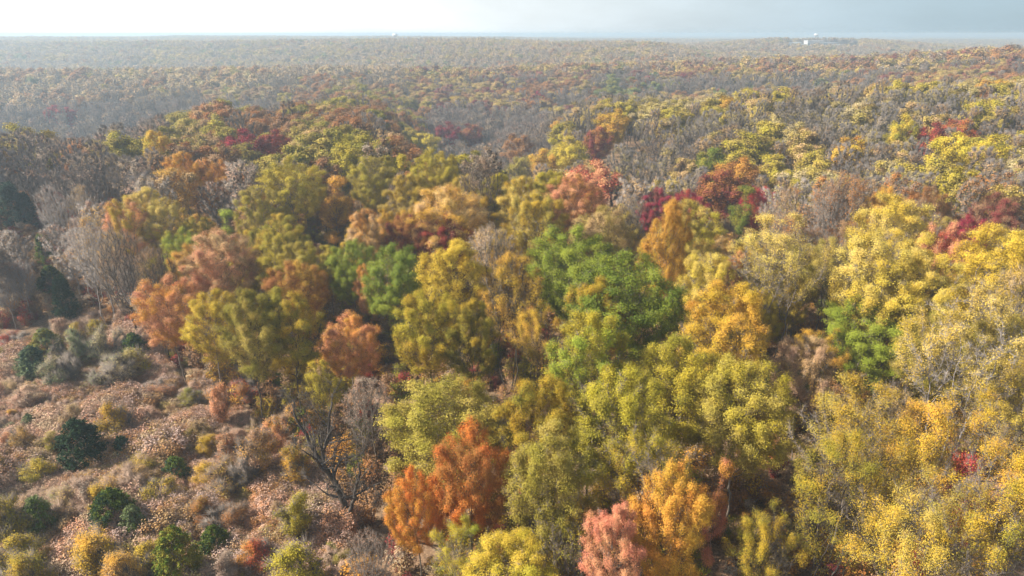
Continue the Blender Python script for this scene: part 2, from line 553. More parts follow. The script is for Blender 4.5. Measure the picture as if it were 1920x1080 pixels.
def tree_protos(name, seed, H, cz, rx, rz, nlobe, lobe, nattr, nleaf, leaf, ntwig, shape='dome', nstem=1, cb=None,
                D=0.5, tip=0.014, top_bias=0.0, inner=0.25, sig=0.34, flat=0.5, dk=0.95, twig_len=(0.35, 0.9), twig_rad=0.011,
                twig_up=0.35, spread=0.75, cut=0.0, trunk_bend=0.4, hole=0.0, join=False, grow_up=0.12):
    rg = np.random.default_rng(seed)
    C = lobes(rg, nlobe, cz, rx, rz, lobe, shape)
    k = rg.integers(0, len(C), nattr)
    d = unit(rg.normal(0, 1, (nattr, 3)))
    rad = lobe * rg.uniform(0.2, 1, nattr)[:, None] ** 0.5 * rg.uniform(0.55, 1.3, len(C))[k][:, None]
    A = C[k] + d * rad * np.array([1, 1, 0.8])
    nf = nattr // 6
    fr = unit(rg.normal(0, 1, (nf, 3))) * rg.uniform(0.3, 1.05, (nf, 1)) ** 0.6
    fr[:, :2] *= 0.5 + 0.5 * sstep(-1, 0.3, fr[:, 2:3]) if shape == 'vase' else 1.0
    if shape != 'spire':
        A = np.vstack([A, np.array([0, 0, cz]) + fr * np.array([rx, rx, rz])])
    A = A[A[:, 2] > 0.35 * min(1.0, H / 3)]
    cb = cz - rz * 0.8 if cb is None else cb
    stems = []
    for s in range(nstem):
        az = s * 2 * np.pi / nstem + rg.uniform(-0.5, 0.5)
        lean = 0.0 if nstem == 1 else rg.uniform(0.12, 0.30)
        n = max(3, int(cb / D))
        zz = np.linspace(-0.4, cb, n)
        wob = np.cumsum(rg.normal(0, trunk_bend * 0.12, (n, 2)), 0)
        xs = np.cos(az) * (0.12 * (nstem > 1) + zz * lean) + wob[:, 0]
        ys = np.sin(az) * (0.12 * (nstem > 1) + zz * lean) + wob[:, 1]
        stems.append(list(np.stack([xs, ys, zz], 1)))
    P, par = grow(seed + 1, A, stems, D=D, dk=dk, up=grow_up)
    r = radii(P, par, tip)
    hascd = np.zeros(len(P), bool)
    hascd[par[par >= 0]] = True
    V1, Q1 = tubes(P, par, r, cut)
    fine = np.nonzero((r < tip * 2.6) & (par >= 0))[0]
    dirn = unit(P - P[np.maximum(par, 0)])
    T1 = None
    tw = None
    if ntwig:
        V2, T2, tp, td, tl = twig_tris(rg, P[fine], dirn[fine], ntwig, twig_len, twig_rad, up=twig_up, spread=spread)
        T1 = T2 + len(V1)
        V1 = np.vstack([V1, V2])
        tw = (tp, td, tl)
    ext = np.percentile(np.abs(P[r < tip * 2.6, :2]).max(1), 97) + 0.3
    trunk = None if join else make_mesh(name + '_trunk', V1, Q1, T1, smooth=True, mats=[BARK])
    crown = None
    if nleaf:
        # leaves along the twigs and round the fine branch ends
        ctr = np.array([0, 0, cz])
        q = (P[fine] - ctr) / np.array([rx, rx, rz])
        wgt = inner + np.clip(np.linalg.norm(q, axis=1), 0, 1.2) ** 2
        wgt *= np.exp(top_bias * q[:, 2])
        if hole:
            hn = vnoise(P[fine, 0] / 1.6 + 31, P[fine, 1] / 1.6 + P[fine, 2] / 1.9, seed)
            wgt *= np.where(hn < -1 + 2 * hole, 0.05, 1.0)
        nl_ = np.min(np.linalg.norm(P[fine][:, None] - C[None], axis=2), 1) / lobe
        upl = P[fine][:, 2] - C[np.argmin(np.linalg.norm(P[fine][:, None] - C[None], axis=2), 1)][:, 2]
        wgt *= np.clip(nl_, 0.35, 1.2) * np.where(upl < -0.25 * lobe, 0.6, 1.0)
        i = rg.choice(fine, nleaf, p=wgt / wgt.sum())
        off = rg.normal(0, sig, (nleaf, 3)) * np.array([1, 1, 0.7])
        Cc = P[i] + off + np.array([0, 0, 0.08])
        near = C[np.argmin(np.linalg.norm(Cc[:, None] - C[None], axis=2), 1)]
        outd = unit(unit(Cc - near) + 0.8 * unit(off) + (0.3 if not join else 2.2) * unit(Cc - ctr + np.array([0, 0, 0.35 * rz])))
        V3, Q3 = leaf_quads(rg, Cc, outd, leaf, flat=flat)
        # one tint for a spray, small differences in it
        spray = vnoise(P[i, 0] * 1.1, P[i, 1] * 1.1 + P[i, 2] * 0.9, seed + 9) * 0.5 + 0.5
        tint = np.clip(0.55 * spray + 0.45 * rg.random(nleaf), 0, 1)
        if join:
            nt1 = 0 if T1 is None else len(T1)
            QQ = np.vstack([Q1, Q3 + len(V1)])
            mi = np.concatenate([np.zeros(len(Q1), int), np.ones(len(Q3), int), np.zeros(nt1, int)])
            tt = np.concatenate([np.zeros(len(Q1)), tint, np.zeros(nt1)])
            return make_mesh(name, np.vstack([V1, V3]), QQ, T1, attrs={'tint': tt}, mats=[BARK_I, LEAF_I], mat_idx=mi)
        crown = make_mesh(name + '_crown', V3, Q3, attrs={'tint': tint}, mats=[LEAF])
    return dict(trunk=trunk, crown=crown, W=2 * ext, H=float(P[:, 2].max()), cz=float(np.percentile(P[fine, 2], 50)),
                rz=rz, cb=cb)


# ------------------------------------------------------------------ colours of leaves and bark (unlit surface colours)
LC = dict(
    coral=(0.70, 0.27, 0.155), vivid=(0.70, 0.23, 0.04),
    buff=(0.66, 0.49, 0.31), blush=(0.68, 0.43, 0.31), heather=(0.58, 0.43, 0.36),
    peach=(0.74, 0.50, 0.23), gold=(0.52, 0.345, 0.030), bright=(0.68, 0.50, 0.055), pale=(0.68, 0.51, 0.12), yellowgreen=(0.48, 0.385, 0.033),
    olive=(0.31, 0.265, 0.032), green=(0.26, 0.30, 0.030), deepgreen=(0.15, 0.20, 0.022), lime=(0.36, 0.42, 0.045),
    orange=(0.66, 0.31, 0.05), amber=(0.66, 0.37, 0.05), salmon=(0.70, 0.34, 0.17), rust=(0.43, 0.19, 0.05),
    red=(0.46, 0.075, 0.045), crimson=(0.38, 0.035, 0.065), darkred=(0.24, 0.05, 0.045), tan=(0.55, 0.36, 0.17),
    brown=(0.36, 0.215, 0.115), greybrown=(0.42, 0.33, 0.25), cedar=(0.030, 0.062, 0.024), pink=(0.52, 0.31, 0.21),
    dullyellow=(0.45, 0.34, 0.07), sage=(0.22, 0.26, 0.12), bluegreen=(0.06, 0.11, 0.07), straw=(0.52, 0.42, 0.22),
)
BK = dict(twig=(0.34, 0.24, 0.18), dark=(0.085, 0.068, 0.055), grey=(0.21, 0.175, 0.15), pale=(0.40, 0.35, 0.30), ash=(0.29, 0.255, 0.235), mid=(0.19, 0.155, 0.125))

# ------------------------------------------------------------------ one tree of each habit
PROTO = {}


def P_(key, *a, **k):
    PROTO[key] = tree_protos(key, *a, **k)


for q in range(3):
    P_('round%d' % q, 101 + q * 7, 20, 13.0, 4.9, 5.9, 30 + 3 * q, 1.55, 1900, 110000, 0.108, 4500, shape='dome', cb=3.5, inner=0.12, sig=0.30)
for q in range(3):
    P_('oval%d' % q, 201 + q * 7, 21, 14.4, 4.4, 5.7, 32 + q, 1.40, 1900, 95000, 0.097, 7000, shape='dome', cb=4, top_bias=0.6, hole=0.2, sig=0.28)
for q in range(3):
    P_('vase%d' % q, 301 + q * 7, 21, 13.8, 5.2, 6.0, 30 + q, 1.35, 1900, 38000, 0.082, 7500, shape='vase', cb=5.0, nstem=3 + q % 2, top_bias=1.0,
       hole=0.45, sig=0.28, twig_rad=0.010, D=0.42, dk=0.8)
for q in range(3):
    P_('bare%d' % q, 401 + q * 7, 22, 13.5, 4.0, 7.2, 28, 1.5, 2600, 2200 + 3000 * q, 0.115, 9000, shape='vase' if q else 'dome', cb=4.5, nstem=1 + (q == 1),
       top_bias=2.6, sig=0.3, twig_len=(0.5, 1.3), twig_rad=0.010, spread=0.4, twig_up=1.1, grow_up=0.35, D=0.42, dk=0.7, tip=0.016)
P_('spire0', 501, 18, 10.0, 2.3, 7.0, 18, 1.05, 800, 22000, 0.14, 2500, shape='spire', cb=2.5, D=0.45, dk=0.8)
# the same habits for trees farther off
for q in range(2):
    P_('round_mid%d' % q, 601 + q * 7, 20, 13.0, 4.9, 5.9, 28, 1.65, 620, 20000, 0.28, 1500, cb=3.5, D=0.8, dk=1.5, inner=0.15, tip=0.022, twig_rad=0.02, sig=0.5)
    P_('oval_mid%d' % q, 651 + q * 7, 21, 14.4, 4.4, 5.7, 28, 1.5, 620, 15000, 0.26, 3000, cb=4, D=0.8, dk=1.4, top_bias=0.8, tip=0.022, twig_rad=0.02, sig=0.45, hole=0.15)
    P_('bare_mid%d' % q, 701 + q * 7, 22, 13.5, 4.2, 7.2, 22, 1.8, 520, 1600 + 900 * q, 0.30, 9000, shape='vase', cb=4.5, D=0.8, dk=1.3, top_bias=2.6, tip=0.022,
       twig_rad=0.017, twig_up=0.9, spread=0.5, sig=0.4, twig_len=(0.6, 1.5), nstem=1 + q)


def shrub_proto(key, seed, H, rx, nleaf, leaf, nst, ntwig, nlobe=7, lobe=0.62, top=0.3, hole=0.15, sig=0.16, twr=0.008):
    P_(key, seed, H, H * 0.55, rx, H * 0.48, nlobe, lobe, 420, nleaf, leaf, ntwig, shape='vase' if key != 'shrub1' else 'dome', nstem=nst, cb=H * 0.22, D=0.2, tip=0.007, dk=0.33, sig=sig,
       top_bias=top, hole=hole, twig_len=(0.2, 0.75), twig_up=0.7, grow_up=0.2, spread=0.6, twig_rad=twr, trunk_bend=0.2)


shrub_proto('shrub0', 801, 2.6, 1.25, 12000, 0.066, 4, 3500, nlobe=17, lobe=0.36, sig=0.17, hole=0.35)
shrub_proto('shrub1', 808, 2.4, 1.40, 9000, 0.062, 5, 4500, hole=0.45, nlobe=17, lobe=0.36, sig=0.17)
shrub_proto('shrub2', 815, 3.4, 1.20, 13000, 0.066, 3, 3500, nlobe=17, lobe=0.36, sig=0.17, hole=0.3)
shrub_proto('bramble0', 822, 1.9, 1.5, 6500, 0.055, 7, 9000, hole=0.45, twr=0.010, nlobe=15, lobe=0.4, sig=0.22)
shrub_proto('bramble1', 829, 2.2, 1.35, 7500, 0.055, 7, 8000, hole=0.45, twr=0.010, nlobe=15, lobe=0.4, sig=0.22)


def cedar_proto(key, seed, H, rx, n=15000, shape='egg'):
    """dense evergreen: short upright sprays on every side of an egg, tufts standing proud of it"""
    rg = np.random.default_rng(seed)
    nt_ = 230
    z = rg.uniform(0.03, 1, nt_) ** 0.9
    az = rg.uniform(0, 2 * np.pi, nt_)
    prof = (np.sin(np.pi * np.clip(z, 0, 1) ** 0.72) ** 0.75) if shape == 'egg' else (1.02 - z) ** 0.75 * np.minimum(1, 0.45 + z * 5)
    rr = rx * prof * rg.uniform(0.70, 1.08, nt_)
    C = np.stack([np.cos(az) * rr, np.sin(az) * rr, 0.12 * H + z * 0.88 * H], 1)
    i = rg.integers(0, nt_, n)
    t = rg.uniform(0, 1, n)
    outd = np.stack([np.cos(az), np.sin(az), np.full(nt_, 0.9)], 1)
    Cc = C[i] + unit(outd)[i] * (t * 0.10 * H)[:, None] + rg.normal(0, 0.055 * H ** 0.6, (n, 3)) * (1.1 - t)[:, None] * 1.3
    Cc[:, :2] *= rg.uniform(0.75, 1, n)[:, None]
    V, Q = leaf_quads(rg, Cc, unit(outd)[i], 0.17, flat=0.75, aspect=0.4, droop=0.2)
    tint = np.clip(0.5 * rg.random(nt_)[i] + 0.5 * t, 0, 1)
    crown = make_mesh(key + '_crown', V, Q, attrs={'tint': tint}, mats=[LEAF])
    zz = np.linspace(-0.2, H * 0.93, 9)
    P = [np.array([0.03 * math.sin(q * 2.0), 0.03 * math.cos(q * 1.3), v]) for q, v in enumerate(zz)]
    par = list(range(-1, 8))
    for q in range(0, nt_, 2):
        a = max(0, min(8, int(np.searchsorted(zz, C[q, 2] * 0.8)) - 1))
        P.append(P[a] + (C[q] - P[a]) * 0.5 + np.array([0, 0, 0.05]))
        par.append(a)
        P.append(C[q])
        par.append(len(P) - 2)
    P, par = np.array(P), np.array(par)
    order_r = np.full(len(P), 0.012)
    order_r[:9] = np.linspace(0.11, 0.03, 9) * H / 5
    V1, Q1 = tubes(P, par, order_r)
    trunk = make_mesh(key + '_trunk', V1, Q1, smooth=True, mats=[BARK])
    PROTO[key] = dict(trunk=trunk, crown=crown, W=2.15 * rx, H=H, cz=H * 0.55, rz=H * 0.45, cb=0.3)


cedar_proto('cedar0', 901, 4.6, 1.55)
cedar_proto('cedar1', 902, 4.2, 1.05, n=9000)
cedar_proto('cedar2', 903, 6.5, 1.9, shape='cone')

MIDS = {'round': 2, 'oval': 2, 'bare': 2, 'vase': 0, 'spire': 0}
placed = []            # (x, y, crown radius, px, py, short name)
n_tree = 0
counter = {}


def add_plant(name, key, x, y, s, ca, cb, bark, label, cat, group=None, sz=1.0, rot=None, bend=0.0):
    """a plant: an empty at its foot with a trunk and a crown (meshes shared between plants of one habit)"""
    pr = PROTO[key]
    z = float(ground_z(x, y))
    rg = np.random.default_rng(int(abs(x * 131 + y * 977)) % 999983)
    e = bpy.data.objects.new(name, None)
    e.empty_display_size = 0.5
    COL.objects.link(e)
    e.location = (x, y, z)
    e.rotation_euler = (rg.normal(0, 0.025), rg.normal(0, 0.025), rg.uniform(0, 6.28) if rot is None else rot)
    wv = 0.2 if key.startswith(('shrub', 'bramble')) else 0.06
    e.scale = (s * rg.uniform(1 - wv, 1 + wv), s * rg.uniform(1 - wv, 1 + wv), s * sz * rg.uniform(1 - wv, 1 + wv))
    tag(e, label, cat, group)
    t = bpy.data.objects.new('trunk', pr['trunk'])
    COL.objects.link(t)
    t.parent = e
    t['bark'] = [*bark]
    if pr['crown'] is not None:
        c = bpy.data.objects.new('crown', pr['crown'])
        COL.objects.link(c)
        c.parent = e
        jit = rg.uniform(0.9, 1.1)
        c['leaf_a'] = [v * jit for v in ca]
        c['leaf_b'] = [v * jit for v in cb]
    return e


def tree_at(px, py, w, key, smin=0.5, smax=1.45, hmin=0.62, hmax=1.22, uniform=False):
    """foot of a tree whose crown is centred at a point of the photograph and spans W photograph pixels; height grows weakly with width"""
    pr = PROTO[key]
    r = ray(px, py)
    t = np.geomspace(18, 1500, 9000)
    X, Y, Zr = r[0] * t, r[1] * t, CAM_Z + r[2] * t
    s = np.clip(w * t / FPX / pr['W'], smin, smax)
    hz = s if uniform else np.clip(0.46 + 0.56 * s, hmin, hmax)
    zc = ground_z(X, Y) + (pr['cz'] + 0.12 * pr['rz']) * hz
    k = int(np.argmax(Zr < zc))
    return X[k], Y[k], s[k], t[k], hz[k]


def photo_pos(x, y, key, s):
    pr = PROTO[key]
    a = project(x, y, float(ground_z(x, y)) + pr['cz'] * s)
    return float(a[0]), float(a[1])


# crown centre in the photograph (x, y), its width there, habit, two leaf colours, bark, species word, label, short name for neighbours
FEATURES = [
    # ---- foremost rows
    (828, 790, 235, 'round0', 'olive', 'dullyellow', 'mid', 'oak_tree', 'broad olive green oak turning rust along its lower edge, bare trunks behind it', 'the olive oak'),
    (885, 890, 130, 'round1', 'vivid', 'rust', 'dark', 'oak_tree', 'small rusty orange and olive oak under the big olive oak', 'the rusty low oak'),
    (785, 960, 85, 'round1', 'vivid', 'orange', 'mid', 'maple_tree', 'low orange red tree with drooping sprays below the rusty oak', 'the orange red sprays'),
    (1110, 700, 150, 'oval0', 'yellowgreen', 'lime', 'mid', 'tulip_tree', 'yellow green tree with several pointed tops before the big green oak', 'the many topped tree'),
    (1255, 720, 190, 'round2', 'yellowgreen', 'olive', 'mid', 'hickory_tree', 'rounded yellow green tree below the dark side of the green oak', 'the rounded yellow green tree'),
    (1385, 775, 190, 'round0', 'yellowgreen', 'dullyellow', 'mid', 'hickory_tree', 'dull yellow green tree with dense rounded crown, beside a dark gap', 'the dull yellow green tree'),
    (1180, 790, 180, 'oval2', 'olive', 'yellowgreen', 'mid', 'hickory_tree', 'olive yellow tree with loose crown below the pointed tops', 'the loose olive tree'),
    (1050, 885, 170, 'oval1', 'olive', 'dullyellow', 'grey', 'cherry_tree', 'thin olive tree with grey twigs showing, beside the rusty low oak', 'the thin olive tree'),
    (1205, 885, 170, 'vase1', 'olive', 'gold', 'grey', 'cherry_tree', 'dull gold tree with open grey branches above the orange crown', 'the dull gold tree'),
    (1262, 975, 115, 'round2', 'orange', 'amber', 'mid', 'maple_tree', 'bright orange maple with dense rounded crown at the forest edge', 'the orange maple'),
    (1160, 1035, 95, 'oval0', 'coral', 'salmon', 'grey', 'maple_tree', 'pinkish red maple with thinning crown beside the orange maple', 'the pinkish maple'),
    (1345, 945, 40, 'spire0', 'coral', 'orange', 'grey', 'maple_tree', 'slim tree with salmon pink tip rising behind the orange maple', 'the salmon tip'),
    (1600, 810, 240, 'vase0', 'gold', 'dullyellow', 'grey', 'hickory_tree', 'speckled gold hickory with open crown in front of the green dome tree', 'the speckled gold hickory'),
    (1795, 835, 230, 'vase1', 'amber', 'gold', 'grey', 'maple_tree', 'orange gold tree with full crown below the many stemmed tree', 'the orange gold tree'),
    (1895, 775, 140, 'vase2', 'pale', 'bright', 'grey', 'tulip_tree', 'pale yellow tree beside the many stemmed tree at the edge', 'the pale edge tree'),
    (1565, 945, 190, 'vase2', 'gold', 'olive', 'dark', 'hickory_tree', 'gold tree with dark forked trunk showing through its middle', 'the forked gold tree'),
    (1710, 990, 230, 'vase1', 'gold', 'dullyellow', 'grey', 'hickory_tree', 'thin gold tree with long pale grey limbs', 'the pale limbed tree'),
    (1865, 1010, 240, 'vase0', 'gold', 'olive', 'grey', 'hickory_tree', 'sparse yellow tree with leaning pale limbs in the corner', 'the corner tree'),
    (1775, 960, 70, 'spire0', 'crimson', 'red', 'grey', 'maple_tree', 'young crimson maple among pale grey limbs', 'the young crimson maple'),
    (960, 1065, 160, 'oval0', 'bright', 'yellowgreen', 'grey', 'mulberry_tree', 'bright lemon yellow low tree at the bottom edge', 'the lemon yellow tree'),
    (860, 1025, 120, 'vase2', 'yellowgreen', 'lime', 'grey', 'mulberry_tree', 'thin yellow green tree with grey twigs below the orange red sprays', 'the thin yellow green tree'),
    (1440, 1010, 130, 'vase1', 'gold', 'olive', 'dark', 'hickory_tree', 'dark gold tree with open crown over a brown gap', 'the dark gold tree'),
    (1060, 1000, 120, 'bare2', 'olive', 'gold', 'mid', 'cherry_tree', 'nearly leafless tree with few olive leaves beside the lemon yellow tree', 'the nearly leafless tree'),
    (545, 985, 110, 'shrub2', 'yellowgreen', 'olive', 'grey', 'small_tree', 'yellow green thicket tree beside the dead tree', 'the thicket tree'),
    (690, 1050, 90, 'bare0', 'pink', 'tan', 'grey', 'small_tree', 'grey pink twiggy tree at the foot of the dead tree', 'the grey pink twigs'),
    (690, 760, 90, 'bare1', 'pink', 'greybrown', 'mid', 'small_tree', 'pinkish grey leafless tree between the dead tree and the olive oak', 'the pinkish bare tree'),
    (600, 720, 80, 'vase0', 'yellowgreen', 'bright', 'dark', 'small_tree', 'dark limbed tree hung with yellow green leaves above the dead tree', 'the dark limbed tree'),
    # ---- middle rows
    (325, 590, 120, 'round1', 'salmon', 'orange', 'mid', 'maple_tree', 'salmon orange maple at the edge of the bare slope', 'the salmon maple'),
    (395, 600, 105, 'oval2', 'bright', 'gold', 'mid', 'hickory_tree', 'yellow tree with tall narrow crown joined to the salmon maple', 'the tall yellow tree'),
    (470, 625, 120, 'oval0', 'dullyellow', 'olive', 'dark', 'hickory_tree', 'olive tree with dark trunks below its crown near the clearing', 'the dark trunked olive tree'),
    (545, 610, 120, 'oval1', 'gold', 'olive', 'dark', 'hickory_tree', 'yellow olive tree leaning over the shrubs at the clearing edge', 'the leaning yellow olive tree'),
    (555, 535, 110, 'round2', 'rust', 'amber', 'dark', 'oak_tree', 'orange brown oak behind the yellow olive tree', 'the orange brown oak'),
    (455, 525, 45, 'spire0', 'bright', 'yellowgreen', 'mid', 'tulip_tree', 'slim bright yellow spire before the orange brown oak', 'the yellow spire'),
    (412, 478, 125, 'round0', 'salmon', 'tan', 'mid', 'oak_tree', 'pinkish tan oak above the salmon maple', 'the pinkish tan oak'),
    (345, 470, 80, 'round1', 'lime', 'yellowgreen', 'mid', 'tulip_tree', 'lime green rounded tree touching the pinkish tan oak', 'the lime tree'),
    (428, 438, 40, 'spire0', 'lime', 'lime', 'mid', 'tulip_tree', 'small vivid green cone shaped tree behind the pinkish tan oak', 'the green cone'),
    (662, 510, 100, 'round2', 'green', 'green', 'mid', 'oak_tree', 'green rounded tree with an orange tree between it and its twin', 'the green twin'),
    (693, 540, 55, 'oval1', 'salmon', 'orange', 'mid', 'maple_tree', 'narrow salmon orange tree squeezed between two green trees', 'the squeezed orange tree'),
    (748, 520, 125, 'round0', 'green', 'deepgreen', 'mid', 'oak_tree', 'larger green tree beside the tall golden trees', 'the larger green twin'),
    (655, 640, 105, 'round1', 'salmon', 'orange', 'mid', 'maple_tree', 'salmon orange maple in front of the two green trees', 'the front salmon maple'),
    (850, 520, 130, 'oval0', 'bright', 'gold', 'dark', 'hickory_tree', 'tall golden tree with two yellow peaks between the green trees', 'the tall golden tree'),
    (955, 555, 130, 'vase2', 'gold', 'amber', 'dark', 'hickory_tree', 'golden tree with dark forked trunk in a shadowed gap', 'the gap tree'),
    (800, 610, 130, 'oval2', 'gold', 'yellowgreen', 'dark', 'hickory_tree', 'broad gold and olive tree below the tall golden tree', 'the broad gold tree'),
    (890, 640, 100, 'oval1', 'olive', 'gold', 'dark', 'hickory_tree', 'dull gold tree with dark limbs above the olive oak', 'the dark limbed gold tree'),
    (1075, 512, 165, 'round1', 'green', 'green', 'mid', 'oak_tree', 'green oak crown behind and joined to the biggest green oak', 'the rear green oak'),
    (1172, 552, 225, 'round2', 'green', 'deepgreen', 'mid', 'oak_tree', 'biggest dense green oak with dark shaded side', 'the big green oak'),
    (1110, 595, 110, 'oval0', 'gold', 'olive', 'mid', 'hickory_tree', 'gold tree standing directly before the green oaks', 'the gold tree before the oaks'),
    (1010, 620, 100, 'vase1', 'gold', 'amber', 'dark', 'hickory_tree', 'thin amber tree between the shadowed gap and the green oaks', 'the thin amber tree'),
    (1370, 615, 165, 'oval1', 'gold', 'amber', 'mid', 'hickory_tree', 'golden tree with full crown beside the big green oak', 'the full golden tree'),
    (1430, 590, 70, 'round0', 'yellowgreen', 'bright', 'mid', 'tulip_tree', 'small yellow green tree behind the full golden tree', 'the small yellow green tree'),
    (1320, 545, 110, 'oval2', 'pale', 'bright', 'mid', 'tulip_tree', 'pale yellow tree above the full golden tree', 'the pale yellow tree'),
    (1362, 525, 52, 'oval0', 'orange', 'salmon', 'mid', 'maple_tree', 'upright orange tree beside the tan yellow crowns', 'the upright orange tree'),
    (1238, 490, 100, 'round1', 'amber', 'gold', 'mid', 'maple_tree', 'orange yellow rounded tree behind the green oak', 'the orange yellow tree'),
    (1455, 490, 185, 'vase0', 'pale', 'dullyellow', 'grey', 'tulip_tree', 'fan shaped tan yellow tree with grey stems fanning from its base', 'the fan shaped tree'),
    (1560, 500, 90, 'vase1', 'dullyellow', 'olive', 'grey', 'tulip_tree', 'thin dull yellow tree beside the fan shaped tree', 'the thin dull yellow tree'),
    (1680, 455, 145, 'oval0', 'bright', 'pale', 'grey', 'tulip_tree', 'yellow tree with two rounded peaks before dark brown trees', 'the two peaked tree'),
    (1640, 530, 165, 'oval2', 'bright', 'pale', 'grey', 'tulip_tree', 'broad bright yellow tree above the green dome tree', 'the broad bright yellow tree'),
    (1850, 505, 180, 'oval1', 'bright', 'gold', 'grey', 'tulip_tree', 'tall brightest yellow tree before the dark crimson one', 'the brightest yellow tree'),
    (1735, 570, 130, 'oval0', 'bright', 'pale', 'grey', 'tulip_tree', 'bright yellow tree joined between the broad and the tall yellow trees', 'the joining yellow tree'),
    (1635, 612, 165, 'round0', 'green', 'green', 'mid', 'maple_tree', 'green dome shaped maple standing among bright yellow trees', 'the green dome tree'),
    (1512, 690, 115, 'oval2', 'tan', 'pink', 'grey', 'oak_tree', 'pinkish tan tree beside the green dome tree', 'the pinkish tan tree'),
    (1800, 650, 235, 'vase2', 'pale', 'gold', 'ash', 'tulip_tree', 'many stemmed pale yellow tree with grey stems spreading from one base', 'the many stemmed tree'),
    (1765, 495, 55, 'round1', 'salmon', 'red', 'mid', 'maple_tree', 'small pinkish red tree peeping out between bright yellow trees', 'the peeping red tree'),
    (1470, 720, 80, 'round2', 'deepgreen', 'bluegreen', 'dark', 'holly_tree', 'dark green low tree in the gap beside the pinkish tan tree', 'the dark low tree'),
    (1485, 545, 75, 'oval1', 'olive', 'gold', 'mid', 'hickory_tree', 'olive gold tree in front of the fan shaped tree', 'the olive gold tree'),
    (1300, 590, 80, 'vase0', 'gold', 'bright', 'dark', 'hickory_tree', 'gold open tree leaning on the big green oak', 'the gold leaning tree'),
    (840, 395, 180, 'round0', 'peach', 'amber', 'mid', 'oak_tree', 'large peach tan oak with clumpy crown above the dark red tree', 'the peach oak'),
    (760, 445, 100, 'round2', 'darkred', 'rust', 'dark', 'oak_tree', 'dark red tree at the foot of the peach oak', 'the dark red tree'),
    (835, 447, 90, 'round1', 'darkred', 'red', 'dark', 'oak_tree', 'second dark red crown under the peach oak, nearer the bare tree', 'the second dark red tree'),
    (690, 450, 80, 'oval0', 'tan', 'orange', 'mid', 'oak_tree', 'tan orange tree beside the dark red tree', 'the tan orange tree'),
    (980, 380, 85, 'oval1', 'gold', 'pale', 'mid', 'hickory_tree', 'gold tree beside the peach oak', 'the gold neighbour'),
    (1088, 388, 110, 'round2', 'salmon', 'rust', 'mid', 'maple_tree', 'salmon orange crown behind the tan yellow domes', 'the salmon crown'),
    (1120, 435, 120, 'round0', 'dullyellow', 'tan', 'mid', 'hickory_tree', 'tan yellow dome shaped tree with grey twigs at its edge', 'the tan yellow dome'),
    (1010, 435, 110, 'oval2', 'gold', 'dullyellow', 'mid', 'hickory_tree', 'dull gold tree between the peach oak and the tan yellow dome', 'the dull gold dome'),
    (925, 475, 105, 'bare2', 'tan', 'greybrown', 'mid', 'ash_tree', 'brownish grey leafless tree behind the tall golden tree', 'the brownish bare tree'),
    (1285, 435, 120, 'oval0', 'pale', 'yellowgreen', 'mid', 'tulip_tree', 'pale yellow rounded tree below the crimson trees', 'the pale rounded tree'),
    (1230, 398, 70, 'round1', 'crimson', 'darkred', 'dark', 'maple_tree', 'deep crimson tree above the pale rounded tree', 'the crimson tree'),
    (1285, 390, 75, 'round2', 'crimson', 'red', 'dark', 'maple_tree', 'brightest crimson maple between the dark red brown oak and its twin', 'the bright crimson maple'),
    (1425, 388, 65, 'round0', 'red', 'crimson', 'dark', 'maple_tree', 'red tree beyond the dark olive tree', 'the red tree beyond'),
    (1350, 362, 85, 'round1', 'rust', 'darkred', 'dark', 'oak_tree', 'dark red brown oak rising above the crimson maples', 'the red brown oak'),
    (1392, 398, 45, 'spire0', 'deepgreen', 'olive', 'dark', 'holly_tree', 'dark olive green tree between two red trees', 'the dark olive tree'),
    (1110, 345, 105, 'round2', 'red', 'salmon', 'dark', 'maple_tree', 'red maple with rounded crown standing alone among brown trees', 'the lone red maple'),
    (552, 348, 145, 'round1', 'yellowgreen', 'bright', 'mid', 'hickory_tree', 'large rounded yellow green tree below the dark red oak', 'the large yellow green tree'),
    (460, 282, 65, 'round0', 'darkred', 'crimson', 'dark', 'oak_tree', 'dark red oak above the large yellow green tree', 'the dark red oak'),
    (510, 272, 60, 'round2', 'darkred', 'red', 'dark', 'oak_tree', 'twin dark red oak, taller, behind the first one', 'the twin dark red oak'),
    (340, 335, 75, 'oval1', 'amber', 'orange', 'mid', 'maple_tree', 'amber orange tree beside the rust coloured tree on the slope edge', 'the amber tree'),
    (395, 345, 80, 'round1', 'rust', 'orange', 'mid', 'oak_tree', 'rust coloured rounded tree beside the amber tree', 'the rust tree'),
    (634, 380, 55, 'spire0', 'amber', 'orange', 'mid', 'hickory_tree', 'narrow upright orange tree beside the large yellow green tree', 'the narrow orange tree'),
    (800, 268, 95, 'oval0', 'yellowgreen', 'bright', 'mid', 'hickory_tree', 'tallest yellow green tree on the ridge before the misty hollow', 'the ridge top yellow tree'),
    (695, 335, 95, 'round0', 'yellowgreen', 'dullyellow', 'mid', 'hickory_tree', 'rounded dull yellow tree below the ridge top yellow tree', 'the rounded dull yellow tree'),
    (815, 325, 90, 'round2', 'yellowgreen', 'bright', 'mid', 'hickory_tree', 'yellow tree on the ridge edge next to a dark gap', 'the ridge edge yellow tree'),
    (668, 288, 85, 'round1', 'yellowgreen', 'olive', 'mid', 'hickory_tree', 'bright yellow green tree behind the rounded dull yellow tree', 'the hind yellow green tree'),
    (840, 250, 45, 'round0', 'crimson', 'darkred', 'dark', 'oak_tree', 'crimson crown against the misty hollow', 'the crimson ridge crown'),
    (885, 250, 75, 'round1', 'darkred', 'rust', 'dark', 'oak_tree', 'dark red tree on the rim of the misty hollow', 'the rim red tree'),
    (970, 278, 85, 'oval1', 'brown', 'rust', 'dark', 'oak_tree', 'brown oak on the rim of the misty hollow', 'the brown rim oak'),
